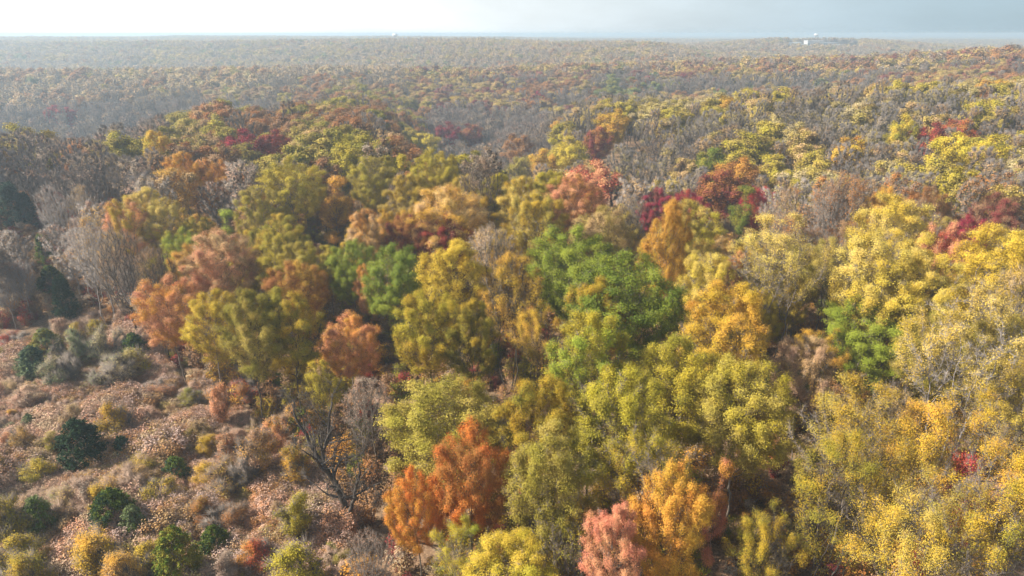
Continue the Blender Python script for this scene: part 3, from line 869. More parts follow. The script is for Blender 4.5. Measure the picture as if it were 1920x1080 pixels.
    (975, 320, 65, 'oval0', 'olive', 'dullyellow', 'mid', 'hickory_tree', 'olive yellow tree below the brown rim oak', 'the olive yellow tree'),
    (1070, 292, 60, 'round2', 'yellowgreen', 'bright', 'mid', 'tulip_tree', 'small bright yellow green crown above the lone red maple', 'the small bright crown'),
    (1022, 312, 60, 'round0', 'amber', 'gold', 'mid', 'hickory_tree', 'amber gold tree beside the small bright crown', 'the amber gold tree'),
    (1340, 305, 62, 'round1', 'deepgreen', 'olive', 'dark', 'oak_tree', 'dark green tree before the leafless grey slope', 'the slope foot green tree'),
    (1380, 332, 75, 'round2', 'rust', 'orange', 'dark', 'oak_tree', 'rust orange tree just below the dark green slope foot tree', 'the rust orange tree'),
    (1745, 268, 65, 'round0', 'red', 'darkred', 'dark', 'oak_tree', 'low red crown behind the yellow slope tree', 'the low red crown'),
    (1795, 262, 60, 'round1', 'red', 'rust', 'dark', 'oak_tree', 'second low red crown merging behind the yellow slope tree', 'the merging red crown'),
    (1790, 300, 75, 'oval0', 'yellowgreen', 'bright', 'mid', 'tulip_tree', 'yellow slope tree standing before the low red crowns', 'the yellow slope tree'),
    (1850, 290, 85, 'round2', 'bright', 'yellowgreen', 'mid', 'tulip_tree', 'brighter yellow tree next to the yellow slope tree', 'the brighter slope tree'),
    (1690, 262, 45, 'round0', 'bright', 'olive', 'mid', 'hickory_tree', 'small bright yellow tree alone on the grey slope', 'the lone yellow tree'),
    (1570, 375, 95, 'bare2', 'rust', 'brown', 'grey', 'oak_tree', 'brown half leafless tree below the grey slope', 'the brown half bare tree'),
    (1645, 405, 75, 'round1', 'rust', 'amber', 'mid', 'oak_tree', 'rust coloured tree above the two peaked yellow tree', 'the rust tree above'),
    (1735, 390, 70, 'round2', 'rust', 'brown', 'mid', 'oak_tree', 'brown orange tree between the rust tree and the crimson brown one', 'the brown orange tree'),
    (1860, 425, 105, 'round0', 'darkred', 'brown', 'dark', 'oak_tree', 'crimson brown oak behind the brightest yellow tree', 'the crimson brown oak'),
    (1797, 455, 42, 'round1', 'crimson', 'crimson', 'dark', 'maple_tree', 'small pure crimson tree at the foot of the crimson brown oak', 'the pure crimson tree'),
    (293, 282, 45, 'oval2', 'amber', 'bright', 'mid', 'maple_tree', 'lone orange yellow tree above the bare slope', 'the lone orange yellow tree'),
    (100, 215, 35, 'round2', 'crimson', 'red', 'dark', 'maple_tree', 'red crown on the far left ridge line', 'the far ridge red crown'),
    (130, 218, 28, 'round0', 'red', 'crimson', 'dark', 'maple_tree', 'smaller red crown touching the far ridge red crown', 'the smaller ridge red crown'),
    (1145, 238, 55, 'round0', 'amber', 'gold', 'mid', 'hickory_tree', 'orange gold dome on the edge of the grey slope', 'the orange gold dome'),
    (1125, 265, 48, 'round1', 'darkred', 'rust', 'dark', 'oak_tree', 'dark red brown tree just below the orange gold dome', 'the small red brown tree'),
    (1010, 187, 24, 'round2', 'crimson', 'red', 'dark', 'maple_tree', 'tiny red tree beyond the misty hollow', 'the tiny far red tree'),
    (1255, 460, 60, 'oval1', 'amber', 'orange', 'mid', 'maple_tree', 'amber crown between the pale rounded tree and the orange yellow tree', 'the amber crown'),
    (275, 395, 75, 'oval0', 'pale', 'bright', 'grey', 'tulip_tree', 'pale yellow tree on the upper edge of the bare slope', 'the upper slope yellow tree'),
    (245, 425, 80, 'oval1', 'salmon', 'gold', 'grey', 'maple_tree', 'salmon and yellow thinning tree on the bare slope edge', 'the thinning salmon tree'),
    (305, 420, 85, 'oval2', 'gold', 'pale', 'grey', 'tulip_tree', 'yellow orange tree leaning over the bare slope', 'the leaning slope tree'),
    (180, 470, 80, 'bare1', 'amber', 'tan', 'ash', 'ash_tree', 'tall grey leafless tree with a few orange leaves on the bare slope', 'the tall slope ash'),
    (235, 500, 85, 'bare0', 'tan', 'greybrown', 'dark', 'ash_tree', 'dark leafless tree whose trunks show above the reddish ground', 'the dark slope ash'),
    (290, 520, 70, 'bare2', 'olive', 'brown', 'dark', 'ash_tree', 'dark twiggy tree behind the salmon maple', 'the dark twiggy tree'),
    (110, 400, 60, 'bare0', 'pink', 'greybrown', 'ash', 'ash_tree', 'pale grey leafless tree with forked top on the bare slope', 'the pale slope ash'),
    (150, 390, 50, 'bare1', 'amber', 'tan', 'ash', 'ash_tree', 'grey tree with yellow tip on the bare slope', 'the yellow tipped ash'),
]

LAND = []
FEAT = []


def weights(key):
    return key


LOW = {'the rusty low oak': .95, 'the olive oak': .98, 'the orange red sprays': .7, 'the orange maple': .95, 'the pinkish maple': .8, 'the salmon tip': .95, 'the young crimson maple': 1.05, 'the lone orange yellow tree': 1.15, 'the tiny far red tree': 1.15, 'the rust tree above': 1.15, 'the brown orange tree': 1.15, 'the amber crown': 1.2, 'the peeping red tree': 1.25, 'the lone yellow tree': 1.15, 'the pure crimson tree': 1.05, 'the lemon yellow tree': .6,
       'the thin yellow green tree': .6, 'the thicket tree': None, 'the grey pink twigs': .45, 'the pinkish bare tree': .62, 'the dark limbed tree': .7, 'the dark low tree': .6, 'the nearly leafless tree': .7,
       'the green dome tree': .95, 'the dark gold tree': .8, 'the front salmon maple': .8, 'the salmon maple': .85}
for (px, py, w, key, a, b, bk, sp, label, short) in FEATURES:
    shr = key.startswith('shrub')
    if shr:
        x, y, s, dist, hz = tree_at(px, py, w, key, 0.5, 1.6, uniform=True)
    else:
        f = LOW.get(short)
        x, y, s, dist, hz = tree_at(px, py, w, key, 0.3, 1.4, *((f, f) if f else (0.62 if py > 470 else 0.82, 1.22)))
        if not key.startswith('spire'):
            s = max(s, 0.68 * hz)
    if dist > 150 and key[:-1] in ('round', 'oval', 'bare'):
        k2 = key[:-1] + '_mid%d' % (int(key[-1]) % 2)
        s *= PROTO[key]['W'] / PROTO[k2]['W']
        key = k2
    add_plant(sp, key, x, y, s, LC[a], LC[b], BK[bk], label, 'tree', 'autumn trees of the wood', sz=hz / s)
    n_tree += 1
    placed.append((x, y, PROTO[key]['W'] * s * 0.5))
    LAND.append((px, py, short, a))
    FEAT.append((px, py, w * 0.5, PROTO[key]['rz'] * hz * FPX / dist, dist))


# ------------------------------------------------------------------ bushes, young trees and evergreens of the clearing and the bare slope
SHRUBS = [
    # centre in the photograph (x, y), width there, habit, leaf, second leaf, name, label, category, short name
    (148, 832, 84, 'cedar0', 'cedar', 'cedar', 'cedar_bush', 'broad dark green cedar, largest evergreen among the pinkish brambles', 'evergreen', 'the broad cedar'),
    (229, 845, 38, 'cedar1', 'bluegreen', 'cedar', 'cedar_bush', 'small bluish green cedar beside the broad cedar', 'evergreen', 'the bluish cedar'),
    (212, 958, 86, 'cedar0', 'deepgreen', 'cedar', 'cedar_bush', 'tall egg shaped cedar with paler top between golden bushes', 'evergreen', 'the egg shaped cedar'),
    (252, 985, 48, 'cedar1', 'sage', 'deepgreen', 'cedar_bush', 'greyish green young cedar at the side of the egg shaped cedar', 'evergreen', 'the greyish cedar'),
    (335, 1045, 78, 'cedar1', 'olive', 'deepgreen', 'juniper_bush', 'soft olive green juniper at the bottom edge beside the path end', 'evergreen', 'the olive juniper'),
    (405, 1020, 58, 'cedar0', 'deepgreen', 'cedar', 'juniper_bush', 'low dark juniper where the path ends', 'evergreen', 'the low juniper'),
    (76, 968, 52, 'cedar1', 'sage', 'deepgreen', 'juniper_bush', 'sage green juniper among brown brambles near the corner', 'evergreen', 'the sage juniper'),
    (54, 800, 30, 'cedar1', 'sage', 'sage', 'juniper_bush', 'slim pale sage juniper standing above the pink brambles', 'evergreen', 'the slim juniper'),
    (330, 845, 56, 'shrub1', 'sage', 'deepgreen', 'willow_bush', 'pale sage green bush beside the grassy path', 'shrub', 'the pale sage bush'),
    (22, 378, 62, 'cedar2', 'cedar', 'bluegreen', 'cedar_tree', 'dark cedar group leader at the top of the bare slope', 'evergreen', 'the slope top cedar'),
    (48, 392, 46, 'cedar2', 'cedar', 'cedar', 'cedar_tree', 'second dark cedar behind bare grey trees beside the slope top cedar', 'evergreen', 'the second slope cedar'),
    (84, 472, 44, 'cedar2', 'cedar', 'deepgreen', 'cedar_tree', 'dark green cedar alone in the middle of the bare slope', 'evergreen', 'the mid slope cedar'),
    (122, 560, 58, 'cedar2', 'cedar', 'cedar', 'cedar_tree', 'nearly black cedar at the foot of the bare slope beside the sandy track', 'evergreen', 'the slope foot cedar'),
    (98, 530, 46, 'cedar0', 'deepgreen', 'cedar', 'cedar_tree', 'green cedar just above the nearly black one', 'evergreen', 'the upper foot cedar'),
    (58, 682, 56, 'cedar0', 'bluegreen', 'sage', 'cedar_bush', 'blue green low cedar before the grey thicket', 'evergreen', 'the blue green cedar'),
    (250, 655, 50, 'cedar0', 'bluegreen', 'deepgreen', 'cedar_bush', 'dark blue green cedar at the end of the grey thicket', 'evergreen', 'the thicket end cedar'),
    (88, 650, 60, 'cedar0', 'sage', 'olive', 'cedar_bush', 'light green rounded bush behind the blue green low cedar', 'evergreen', 'the light green bush'),
    (140, 660, 80, 'shrub1', 'straw', 'sage', 'thicket_bush', 'straw grey thicket bush at the sandy track', 'shrub', 'the straw thicket'),
    (200, 655, 92, 'shrub1', 'straw', 'sage', 'thicket_bush', 'largest straw grey thicket bush with yellow tips', 'shrub', 'the largest thicket'),
    (180, 618, 42, 'shrub2', 'bright', 'yellowgreen', 'sapling', 'bright yellow sapling rising above the grey thicket', 'sapling', 'the bright sapling'),
    (140, 632, 38, 'shrub2', 'bright', 'gold', 'sapling', 'second bright yellow sapling over the straw thicket', 'sapling', 'the second sapling'),
    (255, 680, 66, 'shrub0', 'yellowgreen', 'straw', 'thicket_bush', 'yellow speckled bush at the end of the grey thicket', 'shrub', 'the speckled bush'),
    (215, 705, 84, 'bramble0', 'sage', 'straw', 'thicket_bush', 'drooping grey green bush in front of the largest thicket', 'shrub', 'the drooping bush'),
    (120, 705, 64, 'bramble1', 'straw', 'sage', 'thicket_bush', 'pale grey twiggy bush in front of the straw thicket', 'shrub', 'the grey twiggy bush'),
    (222, 802, 74, 'shrub0', 'gold', 'amber', 'sumac_bush', 'golden bush between the broad cedar and the bluish one', 'shrub', 'the golden bush'),
    (60, 885, 62, 'shrub0', 'bright', 'olive', 'sumac_bush', 'yellow bush below the broad cedar', 'shrub', 'the yellow bush'),
    (300, 935, 90, 'shrub1', 'gold', 'olive', 'sumac_bush', 'large golden olive bush beside the path', 'shrub', 'the golden olive bush'),
    (190, 1032, 108, 'shrub2', 'gold', 'amber', 'sumac_bush', 'large golden bush below the egg shaped cedar', 'shrub', 'the lower golden bush'),
    (278, 1066, 86, 'shrub0', 'bright', 'gold', 'sumac_bush', 'bright gold bush at the bottom edge beside the olive juniper', 'shrub', 'the bottom gold bush'),
    (28, 1058, 92, 'shrub0', 'olive', 'gold', 'sumac_bush', 'olive gold bush in the bottom corner', 'shrub', 'the corner bush'),
    (380, 960, 70, 'shrub0', 'rust', 'amber', 'sumac_bush', 'rust amber bush touching the path on its forest side', 'shrub', 'the rust amber bush'),
    (20, 985, 84, 'shrub2', 'olive', 'gold', 'sapling', 'olive gold sapling above the corner bush at the edge', 'sapling', 'the corner sapling'),
    (140, 985, 70, 'shrub1', 'rust', 'tan', 'sumac_bush', 'rust tan bush left of the egg shaped cedar', 'shrub', 'the rust tan bush'),
    (240, 1075, 90, 'shrub2', 'amber', 'tan', 'sapling', 'amber sapling between the two big golden bushes at the bottom edge', 'sapling', 'the amber corner sapling'),
    (60, 1085, 100, 'shrub2', 'gold', 'olive', 'sapling', 'gold sapling cut off by the bottom edge in the corner', 'sapling', 'the cut off sapling'),
    (560, 1075, 100, 'shrub0', 'yellowgreen', 'olive', 'sapling', 'yellow green sapling below the thicket tree', 'sapling', 'the lower thicket sapling'),
    (430, 840, 60, 'shrub2', 'salmon', 'tan', 'maple_sapling', 'salmon tan sapling beside the upper path', 'sapling', 'the salmon tan sapling'),
    (560, 880, 70, 'shrub2', 'amber', 'olive', 'sapling', 'amber olive sapling close to the dead tree trunk', 'sapling', 'the amber olive sapling'),
    (105, 1050, 80, 'shrub1', 'gold', 'rust', 'sumac_bush', 'rust flecked gold bush next to the corner bush', 'shrub', 'the rust flecked bush'),
    (412, 765, 62, 'shrub2', 'salmon', 'orange', 'maple_sapling', 'tall salmon sapling at the forest edge beside dark trunks', 'sapling', 'the tall salmon sapling'),
    (300, 735, 54, 'bramble1', 'salmon', 'pink', 'bramble_bush', 'salmon pink bush at the head of the path', 'shrub', 'the salmon pink bush'),
    (505, 830, 66, 'shrub2', 'salmon', 'amber', 'maple_sapling', 'salmon amber sapling left of the dead tree', 'sapling', 'the salmon amber sapling'),
    (545, 790, 52, 'shrub2', 'amber', 'salmon', 'maple_sapling', 'amber sapling behind the dead tree crown', 'sapling', 'the amber sapling'),
    (485, 1050, 62, 'shrub0', 'orange', 'red', 'sumac_bush', 'orange red bush at the bottom edge', 'shrub', 'the orange red bush'),
    (40, 838, 52, 'shrub0', 'amber', 'tan', 'sumac_bush', 'amber bush beside the slim juniper', 'shrub', 'the amber bush'),
    (440, 905, 78, 'bramble1', 'brown', 'gold', 'bramble_bush', 'gold flecked brown bush across the path from the golden olive bush', 'shrub', 'the gold flecked bush'),
    (480, 870, 84, 'shrub0', 'amber', 'pink', 'sumac_bush', 'pink amber bush beside the salmon amber sapling', 'shrub', 'the pink amber bush'),
    (420, 975, 78, 'bramble1', 'rust', 'brown', 'bramble_bush', 'rust brown bush above the low juniper', 'shrub', 'the rust brown bush'),
    (360, 745, 44, 'shrub0', 'olive', 'sage', 'thicket_bush', 'olive bush at the bend of the pale path', 'shrub', 'the bend bush'),
    (470, 735, 60, 'bramble1', 'red', 'rust', 'bramble_bush', 'dark red bush under the olive trees at the forest edge', 'shrub', 'the dark red bush'),
    (25, 640, 50, 'bramble1', 'red', 'brown', 'bramble_bush', 'reddish bush at the edge of the bare slope', 'shrub', 'the reddish bush'),
    (330, 880, 50, 'cedar0', 'deepgreen', 'bluegreen', 'juniper_bush', 'dark green low bush shading the grassy path', 'evergreen', 'the path juniper'),
]
for q in SHRUBS:
    gx, gy = ground_at(q[0], q[1] + q[2] * 0.4)
    FEAT.append((q[0], q[1], q[2] * 0.5, q[2] * 0.5, math.hypot(gx, gy, CAM_Z)))
FEAT.append((625, 850, 75, 170, 72.0))      # the dead tree


# ------------------------------------------------------------------ the clearing in the near left corner (its outline on the ground)
CLEAR_PX = [(-60, 640), (60, 610), (180, 600), (262, 640), (330, 690), (395, 745), (470, 790), (545, 850), (610, 930), (640, 1010), (660, 1120), (-200, 1120)]
CLEAR = np.array([ground_at(*p) for p in CLEAR_PX])
STRIP = np.array([ground_at(*p) for p in [(-60, 420), (110, 415), (160, 520), (190, 600), (60, 612), (-60, 642)]])


def inside(poly, x, y):
    x, y = np.asarray(x, float), np.asarray(y, float)
    c = np.zeros(np.shape(x), bool)
    n = len(poly)
    for i in range(n):
        x0, y0 = poly[i]
        x1, y1 = poly[(i + 1) % n]
        t = (y0 > y) != (y1 > y)
        xi = (x1 - x0) * (y - y0) / (y1 - y0 + 1e-12) + x0
        c ^= t & (x < xi)
    return c


# ------------------------------------------------------------------ more trees of the near wood, colours by the part of the wood
def zone(px, py):
    """which habits and leaf colours grow in this part of the wood: (habit, leaf, second leaf, bark, weight)"""
    if px < 300 and 300 < py < 640 and py < 700 - px * 0.5:
        return [('bare', 'pink', 'greybrown', 'ash', 5), ('bare', 'amber', 'tan', 'ash', 2), ('bare', 'tan', 'greybrown', 'ash', 3), ('oval', 'tan', 'pink', 'grey', .5)]
    if py < 262 and px < 760:
        return [('round', 'tan', 'dullyellow', 'grey', 3), ('oval', 'dullyellow', 'olive', 'grey', 3), ('round', 'rust', 'brown', 'dark', 2), ('bare', 'rust', 'greybrown', 'grey', 2),
                ('oval', 'olive', 'yellowgreen', 'grey', 2), ('round', 'brown', 'rust', 'dark', 2), ('oval', 'yellowgreen', 'olive', 'grey', 1.5)]
    if px > 1120 and py < 400:
        return [('bare', 'dullyellow', 'greybrown', 'ash', 6), ('oval', 'dullyellow', 'tan', 'grey', 2.5), ('bare', 'tan', 'brown', 'ash', 3), ('oval', 'yellowgreen', 'dullyellow', 'grey', 1.5),
                ('round', 'rust', 'brown', 'dark', 0.5)]
    if py < 400 and px < 480:
        return [('bare', 'pink', 'greybrown', 'grey', 2), ('round', 'rust', 'brown', 'dark', 2), ('oval', 'dullyellow', 'olive', 'grey', 2), ('oval', 'amber', 'tan', 'grey', 1.5)]
    if py < 400:
        return [('round', 'brown', 'rust', 'dark', 2), ('oval', 'dullyellow', 'gold', 'mid', 3), ('bare', 'brown', 'greybrown', 'dark', 2), ('oval', 'yellowgreen', 'olive', 'mid', 2),
                ('round', 'rust', 'amber', 'dark', 1)]
    if px > 1420 and py < 470:
        return [('round', 'rust', 'brown', 'dark', 2), ('bare', 'rust', 'brown', 'grey', 3), ('oval', 'dullyellow', 'tan', 'grey', 2)]
    if px > 1420:
        return [('oval', 'gold', 'dullyellow', 'grey', 1), ('vase', 'gold', 'dullyellow', 'grey', 4), ('oval', 'dullyellow', 'olive', 'mid', 1.5), ('vase', 'dullyellow', 'olive', 'dark', 2), ('vase', 'amber', 'gold', 'dark', 1), ('bare', 'gold', 'tan', 'grey', 2)]
    if py > 680:
        return [('oval', 'olive', 'yellowgreen', 'grey', 3), ('vase', 'dullyellow', 'olive', 'grey', 3), ('oval', 'gold', 'olive', 'dark', 2), ('bare', 'olive', 'brown', 'mid', 0.3), ('round', 'yellowgreen', 'olive', 'mid', 1)]
    if px < 640:
        return [('oval', 'gold', 'olive', 'dark', 2), ('oval', 'yellowgreen', 'dullyellow', 'mid', 3), ('vase', 'dullyellow', 'gold', 'dark', 2), ('round', 'amber', 'tan', 'mid', 1.5), ('round', 'tan', 'salmon', 'mid', 1.5)]
    return [('oval', 'gold', 'amber', 'mid', 3), ('vase', 'dullyellow', 'gold', 'dark', 2), ('oval', 'dullyellow', 'tan', 'mid', 2), ('round', 'amber', 'tan', 'mid', 1), ('bare', 'tan', 'gold', 'grey', 0.7)]


NPROTO = {'round': 3, 'oval': 3, 'vase': 3, 'bare': 3}
CW = dict(coral='coral', vivid='vivid orange', buff='buff', blush='blush pink', heather='heather grey', gold='golden', bright='bright yellow', pale='pale yellow', yellowgreen='yellow green', olive='olive', green='green', deepgreen='deep green', lime='lime green', orange='orange',
          amber='amber', salmon='salmon', rust='rust brown', red='red', crimson='crimson', darkred='dark red', tan='tan', brown='brown', greybrown='grey brown', cedar='dark green', pink='pinkish',
          dullyellow='dull yellow', sage='sage green', bluegreen='blue green', straw='straw coloured')
HW = dict(round='round', oval='upright', vase='open branched', bare='nearly bare')
used_labels = set()
EXTRA_NAME = {'bare': 'ash_tree', 'round': 'oak_tree', 'oval': 'hickory_tree', 'vase': 'tulip_tree'}


def rel(dx, dy):
    if abs(dx) > 1.2 * abs(dy):
        return 'left of' if dx < 0 else 'right of'
    return 'behind' if dy < 0 else 'in front of'


def place_label(head, px, py, land):
    """a label that no other plant has: what it looks like and which named neighbours it stands beside"""
    ds = sorted((math.hypot((px - l[0]), (py - l[1])), l) for l in land)[:9]
    for i, (d, l) in enumerate(ds[:3]):
        t = '%s %s %s' % (head, rel(px - l[0], py - l[1]), l[2])
        if t not in used_labels and d < 110:
            used_labels.add(t)
            return t
    for i in range(len(ds)):
        for j in range(i + 1, len(ds)):
            a, b = ds[i][1], ds[j][1]
            t = '%s %s %s and %s %s' % (head, rel(px - a[0], py - a[1]), a[2], rel(px - b[0], py - b[1]), b[2])
            if t not in used_labels and len(t.replace(',', ' ').split()) <= 16:
                used_labels.add(t)
                return t
    for i in range(len(ds)):
        for j in range(len(ds)):
            t = '%s near %s, away from %s' % (head, ds[i][1][2], ds[j][1][2])
            if i != j and t not in used_labels and len(t.replace(',', ' ').split()) <= 16:
                used_labels.add(t)
                return t
    return head + ' among others like it'


MAX_TREES = 297
FE = np.array(FEAT)
CPX = np.array(CLEAR_PX, float)


def hides(px, py, hw, hh, d):
    """would this crown stand in front of a tree the photograph singles out, or of the clearing?"""
    m = FE[:, 4] > d - 5.0
    ex = np.abs(FE[:, 0] - px) / (0.8 * FE[:, 2] + 0.9 * hw)
    ey = np.abs(FE[:, 1] - py) / (0.7 * FE[:, 3] + 0.95 * hh)
    if (m & (ex * ex + ey * ey < 1.0)).any():
        return True
    if d > 85 or px - hw > 700:
        return False
    q = np.array([(px, py), (px - hw * 0.7, py), (px, py - hh), (px, py + hh * 0.8), (px - hw * .6, py - hh * .6)])
    return bool(inside(CPX, q[:, 0], q[:, 1]).any())


PL = np.array(placed)
cand = []
rg = np.random.default_rng(41)
N = 30000
dd = np.sqrt(rg.uniform(16 ** 2, 260 ** 2, N))
aa = rg.uniform(-0.68, 0.68, N)
CX, CY = dd * np.sin(aa), dd * np.cos(aa)
bad = inside(CLEAR, CX, CY)
strip = inside(STRIP, CX, CY)
cand = [(dd[i], CX[i], CY[i], strip[i]) for i in np.argsort(dd) if not bad[i]]
PX_, PY_, PR_ = list(PL[:, 0]), list(PL[:, 1]), list(PL[:, 2])
fill_far = 0
for d, x, y, st in cand:
    if n_tree >= MAX_TREES:
        break
    zc = float(ground_z(x, y)) + 13
    a = project(x, y, zc)
    px, py = float(a[0]), float(a[1])
    if px < -70 or px > 1990 or py > 1165:
        continue
    slope = px < 285 and 285 < py < 640
    rad = rg.uniform(2.9, 4.4) * (0.55 if st else 0.66 if slope else 1)
    ax, ay, ar = np.array(PX_), np.array(PY_), np.array(PR_)
    dist = np.hypot(ax - x, ay - y)
    if (dist < 0.70 * (ar + rad)).any():
        continue
    sl = math.hypot(d, CAM_Z - zc)
    if hides(px, py, rad * FPX / sl, 5.2 * FPX / sl, sl):
        continue
    z = zone(px, py)
    wts = np.array([q[4] for q in z], float)
    hab, ca, cb, bk, _w = z[rg.choice(len(z), p=wts / wts.sum())]
    if d > 135 and hab != 'vase':
        key = '%s_mid%d' % (hab, rg.integers(0, 2))
    elif d > 135:
        key = 'oval_mid%d' % rg.integers(0, 2)
    else:
        key = '%s%d' % (hab, rg.integers(0, NPROTO[hab]))
    s = 2 * rad / PROTO[key]['W']
    s = min(max(s, 0.45 if st else 0.6), 1.05)
    px, py = photo_pos(x, y, key, s)
    head = '%s %s tree' % (CW[ca], HW[hab])
    add_plant(EXTRA_NAME[hab], key, x, y, s, LC[ca], LC[cb], BK[bk], place_label(head, px, py, LAND), 'tree', 'autumn trees of the wood')
    n_tree += 1
    PX_.append(x), PY_.append(y), PR_.append(PROTO[key]['W'] * s * 0.5)
    fill_far = d
print('TREES', n_tree, 'filled to', fill_far)


# ------------------------------------------------------------------ plants nobody could count: one object each, placed by geometry nodes
def scatter(name, label, xs, ys, scale, ca, cb, bark, pidx, protos, sink=0.0, zcap=9.0):
    V = np.stack([xs, ys, ground_z(xs, ys) - sink], 1)
    me = bpy.data.meshes.new(name)
    me.vertices.add(len(V))
    me.vertices.foreach_set('co', V.astype(np.float32).ravel())
    rg = np.random.default_rng(len(V))
    for nm, arr in (('leaf_a', ca), ('leaf_b', cb), ('bark', bark)):
        at = me.attributes.new(nm, 'FLOAT_COLOR', 'POINT')
        at.data.foreach_set('color', np.concatenate([arr, np.ones((len(V), 1))], 1).astype(np.float32).ravel())
    at = me.attributes.new('size', 'FLOAT_VECTOR', 'POINT')
    sc = np.stack([scale * rg.uniform(0.9, 1.1, len(V)), scale * rg.uniform(0.9, 1.1, len(V)), np.minimum(scale, zcap) * rg.uniform(0.9, 1.08, len(V))], 1)
    at.data.foreach_set('vector', sc.astype(np.float32).ravel())
    at = me.attributes.new('turn', 'FLOAT_VECTOR', 'POINT')
    tv = np.stack([rg.normal(0, 0.03, len(V)), rg.normal(0, 0.03, len(V)), rg.uniform(0, 6.28, len(V))], 1)
    at.data.foreach_set('vector', tv.astype(np.float32).ravel())
    at = me.attributes.new('kind_index', 'INT', 'POINT')
    at.data.foreach_set('value', np.asarray(pidx, np.int32))
    o = bpy.data.objects.new(name, me)
    COL.objects.link(o)
    tag(o, label, kind='stuff')
    pc = bpy.data.collections.new(name + '_kinds')
    for k, m in enumerate(protos):
        pc.objects.link(bpy.data.objects.new('%s_kind_%03d' % (name, k), m))
    g = bpy.data.node_groups.new(name, 'GeometryNodeTree')
    g.interface.new_socket('Geometry', in_out='INPUT', socket_type='NodeSocketGeometry')
    g.interface.new_socket('Geometry', in_out='OUTPUT', socket_type='NodeSocketGeometry')
    gi, go = nd(g, 'NodeGroupInput'), nd(g, 'NodeGroupOutput')
    ci = nd(g, 'GeometryNodeCollectionInfo')
    ci.inputs['Collection'].default_value = pc
    ci.inputs['Separate Children'].default_value = True
    ci.inputs['Reset Children'].default_value = True
    ip = nd(g, 'GeometryNodeInstanceOnPoints')
    ip.inputs['Pick Instance'].default_value = True

    def na(nm, ty):
        q = nd(g, 'GeometryNodeInputNamedAttribute', data_type=ty)
        q.inputs['Name'].default_value = nm
        return q.outputs['Attribute']
    lk(g, gi.outputs[0], ip.inputs['Points'])
    lk(g, ci.outputs[0], ip.inputs['Instance'])
    lk(g, na('kind_index', 'INT'), ip.inputs['Instance Index'])
    er = nd(g, 'FunctionNodeEulerToRotation')
    lk(g, na('turn', 'FLOAT_VECTOR'), er.inputs[0])
    lk(g, er.outputs[0], ip.inputs['Rotation'])
    lk(g, na('size', 'FLOAT_VECTOR'), ip.inputs['Scale'])
    lk(g, ip.outputs[0], go.inputs[0])
    md = o.modifiers.new('scatter', 'NODES')
    md.node_group = g
    return o


def joined(name, *a, **k):
    return tree_protos(name, *a, join=True, **k)


# woodland kinds: 0-1 round, 2-3 oval, 4-5 half bare (middle distance); 6-8 the same habits far off
WK = []
for q in range(2):
    WK.append(joined('wood_round_%d' % q, 1001 + q, 20, 13.8, 5.4, 4.4, 24, 2.0, 360, 14000, 0.36, 1200, cb=4, D=1.0, dk=1.8, tip=0.03, inner=0.12, sig=0.55, twig_rad=0.03, twig_len=(0.6, 1.4)))
for q in range(2):
    WK.append(joined('wood_oval_%d' % q, 1011 + q, 20, 13.8, 4.9, 4.8, 24, 1.9, 350, 11000, 0.36, 2000, cb=4, D=1.0, dk=1.7, tip=0.03, top_bias=0.8, sig=0.55, twig_rad=0.03, twig_len=(0.6, 1.4)))
for q in range(2):
    WK.append(joined('wood_bare_%d' % q, 1021 + q, 21, 12.8, 4.0, 7.6, 22, 1.8, 320, 1200 + 1200 * q, 0.2, 12000, shape='vase', twig_up=1.1, spread=0.4, grow_up=0.35, cb=4, D=1.0, dk=1.6, tip=0.03, top_bias=2.4, sig=0.5, twig_rad=0.021,
                     twig_len=(0.6, 1.6), nstem=1 + q))
for q, (nm, nl, ntw, sh) in enumerate((('round', 1600, 100, 'dome'), ('oval', 1300, 300, 'dome'), ('bare', 420, 1000, 'vase'))):
    WK.append(joined('far_' + nm, 1031 + q, 20, 12.5, 4.6, 7.2, 14, 2.2, 120, nl, 1.0 if nm != 'bare' else 0.8, ntw, shape=sh, cb=4, D=1.6, dk=2.6, tip=0.07, sig=0.9, twig_rad=0.09, twig_len=(0.9, 2.0),
                     top_bias=0.6 if nm != 'bare' else 2.0))

WPAL = {   # leaf, second leaf, habit (0 round, 1 oval, 2 bare)
    'left': [('straw', 'dullyellow', 1, 3), ('tan', 'straw', 0, 3), ('greybrown', 'tan', 2, 5), ('rust', 'brown', 0, 2), ('brown', 'tan', 0, 2), ('dullyellow', 'olive', 1, 1), ('sage', 'olive', 0, 0.5)],
    'hollow': [('pink', 'greybrown', 2, 6), ('tan', 'greybrown', 2, 3), ('greybrown', 'pink', 2, 5), ('straw', 'tan', 1, .5)],
    'slope': [('dullyellow', 'tan', 1, 5), ('dullyellow', 'greybrown', 2, 5), ('tan', 'brown', 2, 2.5), ('dullyellow', 'yellowgreen', 1, 2.5), ('straw', 'dullyellow', 1, 3), ('amber', 'gold', 0, .7), ('rust', 'brown', 0, .7),
              ('darkred', 'rust', 0, .25), ('olive', 'dullyellow', 0, 1.2)],
    'ridge': [('brown', 'rust', 0, 3), ('rust', 'brown', 0, 1.6), ('dullyellow', 'tan', 1, 2.4), ('darkred', 'brown', 0, 0.9), ('greybrown', 'brown', 2, 4), ('olive', 'sage', 1, 1.4), ('deepgreen', 'sage', 0, .15),
              ('straw', 'gold', 1, 1.2)],
    'far': [('tan', 'greybrown', 0, 2), ('dullyellow', 'tan', 1, 2), ('greybrown', 'tan', 2, 4), ('rust', 'brown', 0, 1), ('olive', 'sage', 1, 1.2)],
    'plateau': [('tan', 'dullyellow', 0, 3), ('dullyellow', 'olive', 1, 3), ('rust', 'brown', 0, 2), ('greybrown', 'rust', 2, 2.5), ('olive', 'yellowgreen', 1, 2), ('brown', 'rust', 0, 2), ('crimson', 'darkred', 0, .15)],
}


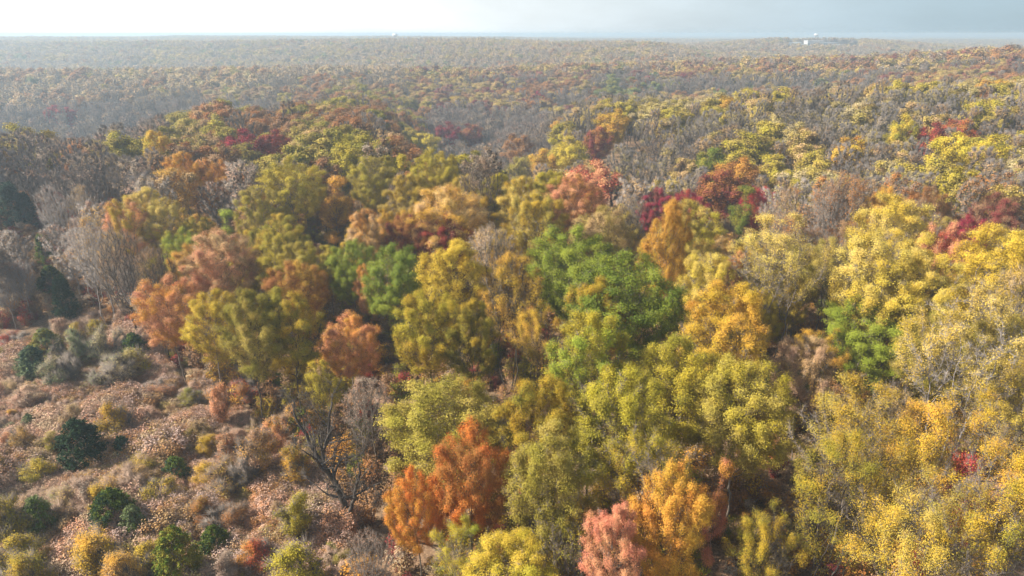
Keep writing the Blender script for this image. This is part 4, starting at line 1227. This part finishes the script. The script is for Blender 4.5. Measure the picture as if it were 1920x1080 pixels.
def woodland():
    rg = np.random.default_rng(77)
    bands = [(20, 420, 8.6, 1.12, 0.75), (420, 900, 9.2, 1.2, 0.80), (900, 1800, 11.0, 1.45, 0.85), (1800, 3600, 17.0, 1.8, 0.9), (3600, 7500, 34.0, 3.0, 0.9)]
    XS, YS, SC = [], [], []
    for r0, r1, sp, sc, half in bands:
        n = int(r1 * math.sin(half) / sp) + 1
        gx, gy = np.meshgrid(np.arange(-n, n + 1) * sp, np.arange(0, r1 + sp, sp * 0.866))
        gx = gx + (np.arange(gx.shape[0])[:, None] % 2) * sp * 0.5
        x, y = gx.ravel(), gy.ravel()
        x = x + rg.uniform(-0.36, 0.36, len(x)) * sp
        y = y + rg.uniform(-0.36, 0.36, len(y)) * sp
        d = np.hypot(x, y)
        m = (d >= r0) & (d < r1) & (np.abs(np.arctan2(x, y)) < half)
        x, y = x[m], y[m]
        XS.append(x), YS.append(y)
        SC.append(sc * rg.uniform(0.80, 1.12, len(x)))
    x, y, s = np.concatenate(XS), np.concatenate(YS), np.concatenate(SC)
    d = np.hypot(x, y)
    keep = ~inside(CLEAR, x, y)
    keep &= ~((np.abs(x / y - 0.43) < 0.052) & (y > 1230) & (y < 1470))       # open ground before the pale halls
    near = np.nonzero(d < 420)[0]
    ax, ay, ar = np.array(PX_), np.array(PY_), np.array(PR_)
    for i in near:
        if (np.hypot(ax - x[i], ay - y[i]) < 0.72 * (ar + 3.4 * s[i])).any():
            keep[i] = False
    zz = ground_z(x, y) + 13
    wa, wb, _ = project(x, y, zz)
    for i in near:
        if keep[i]:
            sl = math.sqrt(x[i] ** 2 + y[i] ** 2 + (CAM_Z - zz[i]) ** 2)
            keep[i] = not hides(wa[i], wb[i], 5.2 * s[i] * FPX / sl, 5.0 * FPX / sl, sl)
    # nothing of the wood right under the drone, only what the frame can see
    a, b, _ = project(x, y, ground_z(x, y) + 12)
    inview = (a > -60) & (a < 1980) & (b < 1140)
    keep &= ~((d < fill_far - 4) & inview) & ~((d < 62) | ((a < 960) & (d < 125)))
    x, y, s, d = x[keep], y[keep], s[keep], d[keep]
    a, b, _ = project(x, y, ground_z(x, y) + 12)
    n = len(x)
    zid = np.full(n, 'plateau', dtype=object)
    gz = ground_z(x, y)
    t = x / y
    zid[(y > 120) & (t > 0.02)] = 'slope'
    zid[(y > 185) & (t <= 0.06) & (y < 470)] = 'hollow'
    zid[(t < -0.52) & (y > 80) & (y < 165)] = 'hollow'
    zid[(t > -0.33) & (t < -0.12) & (y < 470)] = 'plateau'
    zid[(t <= -0.33) & (y < 270) & (t > -0.5)] = 'plateau'
    zid[(y > 470) & (t < -0.15)] = 'left'
    zid[(y > 440) & (t >= -0.15) & (t < 0.06)] = 'ridge'
    zid[(y > 330) & (t >= 0.06)] = 'ridge'
    zid[(y > 690)] = 'far'
    ca, cb, bk, pi = np.zeros((n, 3)), np.zeros((n, 3)), np.zeros((n, 3)), np.zeros(n, int)
    u = np.clip(0.5 + 0.62 * fbm(x / 38.0, y / 38.0, 21, 3), 0, 0.999)
    mixr = rg.random(n)
    u = np.where(mixr < 0.32, rg.random(n), u)
    for zn, pal in WPAL.items():
        m = np.nonzero(zid == zn)[0]
        if not len(m):
            continue
        wts = np.cumsum([p[3] for p in pal])
        k = np.searchsorted(wts / wts[-1], u[m])
        k = np.minimum(k, len(pal) - 1)
        A = np.array([LC[p[0]] for p in pal])
        B = np.array([LC[p[1]] for p in pal])
        H = np.array([p[2] for p in pal])
        j = rg.uniform(0.82, 1.15, (len(m), 1))
        ca[m], cb[m] = A[k] * j, B[k] * j
        bk[m] = np.where(H[k][:, None] == 2, np.array(BK['ash']), np.array(BK['grey'])) * rg.uniform(0.75, 1.15, (len(m), 1))
        pi[m] = np.where(d[m] < 560, H[k] * 2 + rg.integers(0, 2, len(m)), 6 + H[k])
    print('WOODLAND', n)
    scatter('woodland', 'autumn woodland running over ridge after ridge to the horizon', x, y, s, ca, cb, bk, pi, WK, sink=0.2, zcap=1.06)


woodland()


# ------------------------------------------------------------------ shrubs, young trees and evergreens of the clearing and the bare slope
SL = []
SX, SY, SR = [], [], []


def path_px(pts, n):
    pts = np.array(pts, float)
    t = np.linspace(0, len(pts) - 1, n)
    i = np.minimum(t.astype(int), len(pts) - 2)
    f = (t - i)[:, None]
    p = pts[i] * (1 - f) + pts[i + 1] * f
    return np.array([ground_at(*q) for q in p])


PATHS = [
    ('grass_path', [(300, 775), (322, 812), (338, 850), (347, 900), (352, 950), (362, 990), (380, 1030), (395, 1080)], 0.75),
    ('dirt_path', [(283, 640), (305, 675), (330, 705), (352, 728), (330, 752), (300, 775)], 1.1),
    ('sandy_track', [(118, 500), (108, 560), (104, 600), (96, 650), (60, 720)], 1.0),
]
PTS = []
for nm, pp, hw in PATHS:
    q = path_px(pp, 40)
    PTS.append((nm, q, hw))


def on_path(x, y, pad):
    for nm, q, hw in PTS:
        if (np.hypot(q[:, 0] - x, q[:, 1] - y) < hw + pad).any():
            return True
    return False


def shrub_label_key(px, py):
    return px, py


for (px, py, w, key, a, b, nm, label, cat, short) in SHRUBS:
    x, y, s, dist, _ = tree_at(px, py, w, key, 0.25, 2.2, uniform=True)
    add_plant(nm, key, x, y, s, LC[a], LC[b], BK['grey'], label, cat, 'evergreens of the clearing and slope' if cat == 'evergreen' else 'bushes of the clearing')
    SX.append(x), SY.append(y), SR.append(PROTO[key]['W'] * s * 0.5)
    SL.append((px, py, short, a))

rg = np.random.default_rng(53)
n_sh = 0
lo, hi = CLEAR.min(0), CLEAR.max(0)
for _ in range(20000):
    if n_sh >= 250:
        break
    x, y = rg.uniform(max(lo[0], -70), hi[0]), rg.uniform(lo[1], hi[1] + 8)
    if not inside(CLEAR, x, y) or on_path(x, y, 0.55):
        continue
    gx, gy, _ = project(x, y, float(ground_z(x, y)) + 1)
    rad = rg.uniform(1.2, 2.3) if gy > 880 and gx < 480 else rg.uniform(0.6, 1.0) + 1.1 * rg.random() ** 3
    if (np.hypot(np.array(SX) - x, np.array(SY) - y) < 0.5 * (np.array(SR) + rad)).any():
        continue
    key = ('shrub0', 'shrub1', 'shrub2', 'bramble0', 'bramble1')[rg.choice(5, p=[.15, .15, .24, .24, .22])]
    s = 2 * rad / PROTO[key]['W'] * 1.1
    px, py = photo_pos(x, y, key, s)
    if px < -25 or px > 700 or py > 1110:
        continue
    hw = rad * FPX / math.hypot(x, y, CAM_Z)
    if any(f[1] < py and abs(f[0] - px) < 0.7 * f[2] + 0.8 * hw and abs(f[1] - py) < 0.6 * f[2] + 0.9 * hw for f in SHRUBS):
        continue
    low = py > 880
    pal = [('blush', 'buff', 3.5), ('heather', 'blush', 1.8), ('buff', 'tan', 3.0), ('pink', 'tan', 1.5), ('rust', 'tan', 1.6), ('amber', 'tan', 1.2), ('olive', 'tan', 1.2), ('salmon', 'pink', 1.2 if not low else .5), ('straw', 'tan', 1.4 if not low else .4),
           ('olive', 'gold', .5 if not low else 2.2), ('gold', 'amber', .5 if not low else 1.6), ('greybrown', 'pink', 1.5), ('sage', 'olive', .5 if not low else 1.0)]
    wts = np.array([p[2] for p in pal])
    a, b, _w = pal[rg.choice(len(pal), p=wts / wts.sum())]
    kind = {'shrub0': 'leafy bush', 'shrub1': 'loose bush', 'shrub2': 'tall slim bush', 'bramble0': 'twiggy bramble', 'bramble1': 'rounded bramble'}[key]
    head = '%s %s' % (CW[a], kind)
    add_plant('bramble_bush' if key.startswith('bramble') else 'leafy_bush', key, x, y, s, LC[a], LC[b], BK['twig'], place_label(head, px, py, SL), 'shrub', 'bushes of the clearing')
    SX.append(x), SY.append(y), SR.append(rad)
    n_sh += 1
print('SHRUBS', n_sh)


# ------------------------------------------------------------------ paths through the clearing
def ribbons():
    mats = {'grass_path': plain_material('path_grass', (0.13, 0.15, 0.05), 0.95, 0.5, 1.8), 'dirt_path': plain_material('path_dirt', (0.36, 0.28, 0.19), 0.95, 0.3, 1.2),
            'sandy_track': plain_material('track_sand', (0.40, 0.31, 0.22), 0.95, 0.3, 1.0)}
    rg = np.random.default_rng(3)
    for k, (nm, q, hw) in enumerate(PTS):
        t = unit(np.gradient(q, axis=0))
        nrm = np.stack([-t[:, 1], t[:, 0]], 1)
        rows = []
        wl, wr = hw * rg.uniform(0.75, 1.2, len(q)), hw * rg.uniform(0.75, 1.2, len(q))
        for f in (-1, -0.5, 0, 0.5, 1):
            p = q + nrm * (f * np.where(f < 0, wl, wr))[:, None]
            rows.append(np.column_stack([p, ground_z(p[:, 0], p[:, 1]) + 0.10 + 0.012 * k - 0.08 * abs(f)]))
        V = np.stack(rows, 1).reshape(-1, 3)
        i = np.arange(len(q) - 1)[:, None] * 5
        j = np.arange(4)[None]
        Q = np.stack([i + j, i + j + 1, i + 6 + j, i + 5 + j], -1).reshape(-1, 4)
        o = bpy.data.objects.new(nm, make_mesh(nm, V, Q, smooth=True, mats=[mats[nm]]))
        COL.objects.link(o)
        tag(o, {'grass_path': 'narrow grassy path between the brambles', 'dirt_path': 'pale dirt path bending past the forest edge', 'sandy_track': 'pale sandy track at the foot of the bare slope'}[nm], kind='structure')


ribbons()

# ------------------------------------------------------------------ low growth: bramble mat in the clearing, undergrowth below the trees
GKIND = []


def grass_kind(name, seed):
    """a tuft of dry grass and weed stalks"""
    rg = np.random.default_rng(seed)
    n = 110
    az, rr = rg.uniform(0, 6.28, n), 0.55 * np.sqrt(rg.uniform(0, 1, n))
    b = np.stack([np.cos(az) * rr, np.sin(az) * rr, np.full(n, -0.05)], 1)
    h = rg.uniform(0.35, 1.0, n)
    lean = rg.normal(0, 0.28, (n, 2))
    mid = b + np.column_stack([lean * 0.4, np.ones(n)]) * (h * 0.55)[:, None]
    tip = b + np.column_stack([lean, np.ones(n)]) * h[:, None]
    sd_ = np.stack([np.cos(az + 1.3), np.sin(az + 1.3), np.zeros(n)], 1) * rg.uniform(0.012, 0.026, n)[:, None]
    V = np.stack([b - sd_, b + sd_, mid + sd_ * .8, mid - sd_ * .8, tip + sd_ * .3, tip - sd_ * .3], 1).reshape(-1, 3)
    k = np.arange(n)[:, None] * 6
    Q = np.concatenate([k + np.array([[0, 1, 2, 3]]), k + np.array([[3, 2, 4, 5]])], 0)
    return make_mesh(name, V, Q, attrs={'tint': np.tile(rg.random(n), 2)}, mats=[LEAF_I])


for q in range(3):
    GKIND.append(grass_kind('tuft_kind_%d' % q, 1201 + q))
BKIND = []
for q in range(3):
    BKIND.append(joined('mat_kind_%d' % q, 1101 + q, 1.9, 0.95, 1.0, 0.9, 9, 0.42, 260, 4200, 0.085, 1100, shape='dome', nstem=5, cb=0.25, D=0.22, tip=0.008, dk=0.4, sig=0.16, hole=0.15,
                        twig_len=(0.2, 0.55), twig_rad=0.010, trunk_bend=0.2))
UKIND = []
for q in range(3):
    UKIND.append(joined('under_kind_%d' % q, 1111 + q, 4.0, 2.4, 1.5, 1.8, 9, 0.8, 200, 1500, 0.20, 500, shape='dome', nstem=3, cb=0.8, D=0.4, tip=0.012, dk=0.7, sig=0.28, hole=0.2,
                        twig_len=(0.3, 0.8), twig_rad=0.012, trunk_bend=0.3))


def low_growth():
    rg = np.random.default_rng(19)
    lo, hi = CLEAR.min(0) - 3, CLEAR.max(0) + 3
    n = 32000
    x, y = rg.uniform(max(lo[0], -75), hi[0], n), rg.uniform(lo[1], hi[1], n)
    m = inside(CLEAR, x, y) & np.array([not on_path(a, b, 0.12) for a, b in zip(x, y)])
    x, y = x[m], y[m]
    f = fbm(x / 5.0, y / 5.0, 31, 3) * 0.8 + rg.normal(0, 0.16, len(x))
    pal = [('straw', 'buff'), ('blush', 'buff'), ('buff', 'blush'), ('blush', 'salmon'), ('heather', 'blush'), ('tan', 'rust'), ('buff', 'dullyellow'), ('olive', 'buff')]
    k = np.clip(((f + 0.75) / 1.5 * len(pal)).astype(int), 0, len(pal) - 1)
    A = np.array([LC[p[0]] for p in pal])[k] * rg.uniform(0.8, 1.15, (len(x), 1))
    B = np.array([LC[p[1]] for p in pal])[k]
    bk = np.tile(np.array(BK['twig']), (len(x), 1))
    scatter('brambles', 'mat of pinkish and straw brown brambles covering the clearing', x, y, 0.75 + 1.9 * np.clip(fbm(x / 5.5, y / 5.5, 47, 3) + 0.35, 0, 1) * rg.uniform(0.35, 1.0, len(x)), A, B, bk, rg.integers(0, 3, len(x)), BKIND, sink=0.08)
    n = 40000
    x, y = rg.uniform(max(lo[0], -75), hi[0], n), rg.uniform(lo[1], hi[1], n)
    m = inside(CLEAR, x, y) & np.array([not on_path(a, b, 0.0) for a, b in zip(x, y)])
    x, y = x[m], y[m]
    f = fbm(x / 9.0, y / 9.0, 61, 3) * 0.7 + rg.normal(0, 0.2, len(x))
    pal = [('sage', 'straw'), ('straw', 'buff'), ('buff', 'straw'), ('blush', 'buff'), ('buff', 'blush'), ('heather', 'buff')]
    k = np.clip(((f + 0.75) / 1.5 * len(pal)).astype(int), 0, len(pal) - 1)
    A = np.array([LC[p[0]] for p in pal])[k] * rg.uniform(0.8, 1.15, (len(x), 1))
    B = np.array([LC[p[1]] for p in pal])[k]
    scatter('dry_grass', 'dry straw coloured grass and weeds between the brambles', x, y, rg.uniform(0.7, 1.35, len(x)), A, B, A, rg.integers(0, 3, len(x)), GKIND)
    n = 15000
    d = np.sqrt(rg.uniform(18 ** 2, 210 ** 2, n))
    a = rg.uniform(-0.75, 0.75, n)
    x, y = d * np.sin(a), d * np.cos(a)
    st = inside(STRIP, x, y)
    ddx, ddy = ground_at(660, 1000)
    thin = (rg.random(n) < np.where(st, 1.0, 0.45)) & (np.hypot(x - ddx, y - ddy + 3) > 3.5)
    m = ~inside(CLEAR, x, y) & thin
    x, y, st = x[m], y[m], st[m]
    px, py, _ = project(x, y, ground_z(x, y) + 2)
    pal = [('olive', 'brown'), ('brown', 'rust'), ('rust', 'amber'), ('amber', 'orange'), ('tan', 'greybrown'), ('yellowgreen', 'olive'), ('darkred', 'red'), ('deepgreen', 'olive'), ('gold', 'olive')]
    wts = np.array([2, 3, 2, 1.2, 2, 1.2, .6, .6, 1.2])
    k = rg.choice(len(pal), len(x), p=wts / wts.sum())
    left = px < 300
    pl2 = [4, 1, 6, 4, 4, 1]
    k = np.where(left, np.array(pl2)[rg.integers(0, 6, len(x))], k)
    A = np.array([LC[p[0]] for p in pal])[k] * rg.uniform(0.75, 1.1, (len(x), 1))
    B = np.array([LC[p[1]] for p in pal])[k]
    bk = np.tile(np.array(BK['mid']), (len(x), 1))
    sc = rg.uniform(0.4, 1.15, len(x)) * np.where(st, 0.8, 1.0)
    scatter('undergrowth', 'low undergrowth and saplings filling the ground below the trees', x, y, sc, A, B, bk, rg.integers(0, 3, len(x)), UKIND, sink=0.1)


low_growth()


# ------------------------------------------------------------------ the dead tree at the edge of the clearing: trunk and each main limb apart
def dead_tree():
    x, y = ground_at(660, 1000)
    rg = np.random.default_rng(5)
    e = bpy.data.objects.new('dead_tree', None)
    COL.objects.link(e)
    e.location = (x, y, float(ground_z(x, y)))
    tag(e, 'gnarled leafless dead tree with dark forked trunk at the edge of the clearing', 'tree', 'autumn trees of the wood')

    def part(nm, P, par, r, tw=0, parent=e):
        P, par, r = np.array(P, float), np.array(par), np.array(r, float)
        V, Q = tubes(P, par, r)
        T = None
        if tw:
            th = np.nonzero((r < 0.05) & (par >= 0))[0]
            dn = unit(P - P[np.maximum(par, 0)])
            V2, T2, *_ = twig_tris(rg, P[th], dn[th], tw, (0.4, 1.4), 0.016, up=0.1, spread=0.8)
            T = T2 + len(V)
            V = np.vstack([V, V2])
        o = bpy.data.objects.new(nm, make_mesh(nm, V, Q, T, smooth=True, mats=[BARK]))
        COL.objects.link(o)
        o.parent = parent
        o['bark'] = [*(BK['dark'] if nm == 'trunk' else (0.10, 0.085, 0.075))]
        return o

    def limb(p, d, L, r0, depth, P, par, r, prev):
        n = max(3, int(L / 0.45))
        for q in range(n):
            d = unit(d + rg.normal(0, 0.17, 3) + np.array([0, 0, 0.05]))
            p = p + d * L / n
            P.append(p)
            par.append(prev)
            prev = len(P) - 1
            r.append(max(0.016, r0 * (1 - 0.72 * (q + 1) / n)))
            if depth < 3 and q > 0 and rg.random() < (0.55 if depth else 0.42):
                dd = unit(d + rg.normal(0, 0.75, 3) + np.array([0, 0, 0.12]))
                limb(p, dd, L * rg.uniform(0.30, 0.55) * (1 - 0.45 * q / n), r[-1] * 0.6, depth + 1, P, par, r, prev)

    P = [np.array([0, 0, -0.3])]
    par, r = [-1], [0.42]
    p, d = P[0], np.array([-0.02, 0, 1.0])
    for q in range(16):
        d = unit(d + rg.normal(0, 0.07, 3) + np.array([-0.02, 0.0, 0.10]))
        p = p + d * 0.55
        P.append(p)
        par.append(q)
        r.append(0.36 * (1 - 0.40 * q / 16))
    part('trunk', P, par, r)
    tops = [(16, (-0.28, 0.1, 1.0), 6.8, 0.22), (15, (0.22, 0.2, 1.0), 7.2, 0.21), (4, (0.26, -0.1, 1.0), 10.5, 0.22), (10, (-0.7, -0.2, 0.8), 5.0, 0.15), (14, (-0.3, -0.5, 0.9), 6.4, 0.18),
            (8, (0.9, 0.2, 0.35), 4.6, 0.14), (8, (-0.8, 0.4, 0.3), 4.4, 0.13), (12, (0.1, 0.7, 0.6), 5.0, 0.14)]
    for k, dr, L, r0 in tops:
        LP, lp, lr = [P[k]], [-1], [r0]
        limb(P[k], unit(np.array(dr)), L, r0, 0, LP, lp, lr, 0)
        part('limb', LP, lp, lr, tw=300)


dead_tree()


# ------------------------------------------------------------------ far away: pale buildings in the plain and two water towers
def solid(name, boxes, mat, parent=None):
    V, Q = [], []
    for (x0, x1, y0, y1, z0, z1) in boxes:
        b = len(V)
        V += [(x, y, z) for z in (z0, z1) for y in (y0, y1) for x in (x0, x1)]
        Q += [[b + i for i in f] for f in ((0, 2, 3, 1), (4, 5, 7, 6), (0, 1, 5, 4), (2, 6, 7, 3), (0, 4, 6, 2), (1, 3, 7, 5))]
    o = bpy.data.objects.new(name, make_mesh(name, V, Q, mats=[mat]))
    COL.objects.link(o)
    o.parent = parent
    return o


def far_things():
    white = plain_material('white_cladding', (0.62, 0.63, 0.63), 0.5, 0.05, 0.2)
    roofm = plain_material('pale_roof', (0.70, 0.71, 0.72), 0.4, 0.06, 0.2)
    glass = plain_material('dark_glass', (0.06, 0.08, 0.10), 0.15, 0.1, 0.2)
    steel = plain_material('white_steel', (0.85, 0.85, 0.85), 0.4, 0.03, 0.2)
    Y = 1390.0
    rows = [  # photo x, width in metres, height, distance, label
        (1478, 34, 9, Y - 20, 'long low white hall, first of the pale halls in the far plain'),
        (1497, 15, 6, Y - 40, 'small white annexe beside the first pale hall in the plain'),
        (1522, 30, 12, Y - 10, 'tallest white building of the far group with dark window band'),
        (1546, 36, 8, Y + 10, 'long white hall beside the tallest white building of the far group'),
        (1565, 16, 7, Y - 30, 'last small pale hall at the wooded end of the far group'),
    ]
    for px, w, h, y, label in rows:
        x = (px - 960) / FPX * (y * CP + 40 * SP)
        e = bpy.data.objects.new('white_hall', None)
        COL.objects.link(e)
        e.location = (x, y, float(ground_z(x, y)) + 1)
        tag(e, label, 'building', 'white halls in the far plain')
        solid('wall', [(-w / 2, w / 2, -9, 9, -14, h)], white, e)
        solid('roof', [(-w / 2 - .6, w / 2 + .6, -9.6, 9.6, h + 0.01, h + 1.1)], roofm, e)
        n = max(3, int(w / 4.5))
        for k in range(n):
            cx = -w / 2 + (k + .5) * w / n
            solid('window', [(cx - 1.1, cx + 1.1, -9.06, -8.9, h * .35, h * .7)], glass, e)
        solid('door', [(-1.6, 1.6, -9.08, -8.9, 0.0, 2.6)], glass, e)
    for px, y, top, label in ((741, 1900.0, 54, 'white water tower on the skyline above the middle ridge'), (1530, 2300.0, 52, 'smaller white water tower beyond the white halls')):
        x = (px - 960) / FPX * (y * CP + 10 * SP)
        gz = float(ground_z(x, y))
        e = bpy.data.objects.new('water_tower', None)
        COL.objects.link(e)
        e.location = (x, y, gz)
        tag(e, label, 'water tower')
        H = min(top, 46.5) - gz
        an = np.linspace(0, 2 * np.pi, 16, endpoint=False)

        def lathe(nm, prof, mat):
            V = np.array([(rr * math.cos(t), rr * math.sin(t), z) for rr, z in prof for t in an])
            i = np.arange(len(prof) - 1)[:, None] * 16
            j = np.arange(16)[None]
            jn = (j + 1) % 16
            o = bpy.data.objects.new(nm, make_mesh(nm, V, np.stack([i + j, i + jn, i + 16 + jn, i + 16 + j], -1).reshape(-1, 4), smooth=True, mats=[mat]))
            COL.objects.link(o)
            o.parent = e
        lathe('tank', [(0.1, H - 9), (4, H - 8.6), (7, H - 6), (7.5, H - 4), (6.5, H - 1.8), (3.5, H - .3), (0.1, H)], steel)
        lathe('stem', [(3.0, -1), (1.9, 3), (1.6, H - 8.8), (3.2, H - 8.3)], steel)
        lathe('railing', [(5.2, H - 1.3), (5.2, H - 0.4), (5.1, H - 0.4), (5.1, H - 1.3)], steel)


far_things()


# ------------------------------------------------------------------ air: even pale haze over the whole country
def haze():
    m, t = new_mat('haze')
    v = nd(t, 'ShaderNodeVolumePrincipled', inp={'Color': (0.60, 0.78, 0.95, 1), 'Density': 0.00048, 'Anisotropy': 0.27})
    o = nd(t, 'ShaderNodeOutputMaterial')
    lk(t, v.outputs[0], o.inputs['Volume'])
    x0, x1, y0, y1, z0, z1 = -14500, 14500, -14500, 14500, -45, 49
    V = np.array([(x, y, z) for z in (z0, z1) for y in (y0, y1) for x in (x0, x1)], float)
    Q = np.array([(0, 2, 3, 1), (4, 5, 7, 6), (0, 1, 5, 4), (2, 6, 7, 3), (0, 4, 6, 2), (1, 3, 7, 5)])
    o = bpy.data.objects.new('haze', make_mesh('haze', V, Q, mats=[m]))
    COL.objects.link(o)
    tag(o, 'thin bluish autumn haze lying over the wooded country', kind='stuff')


haze()
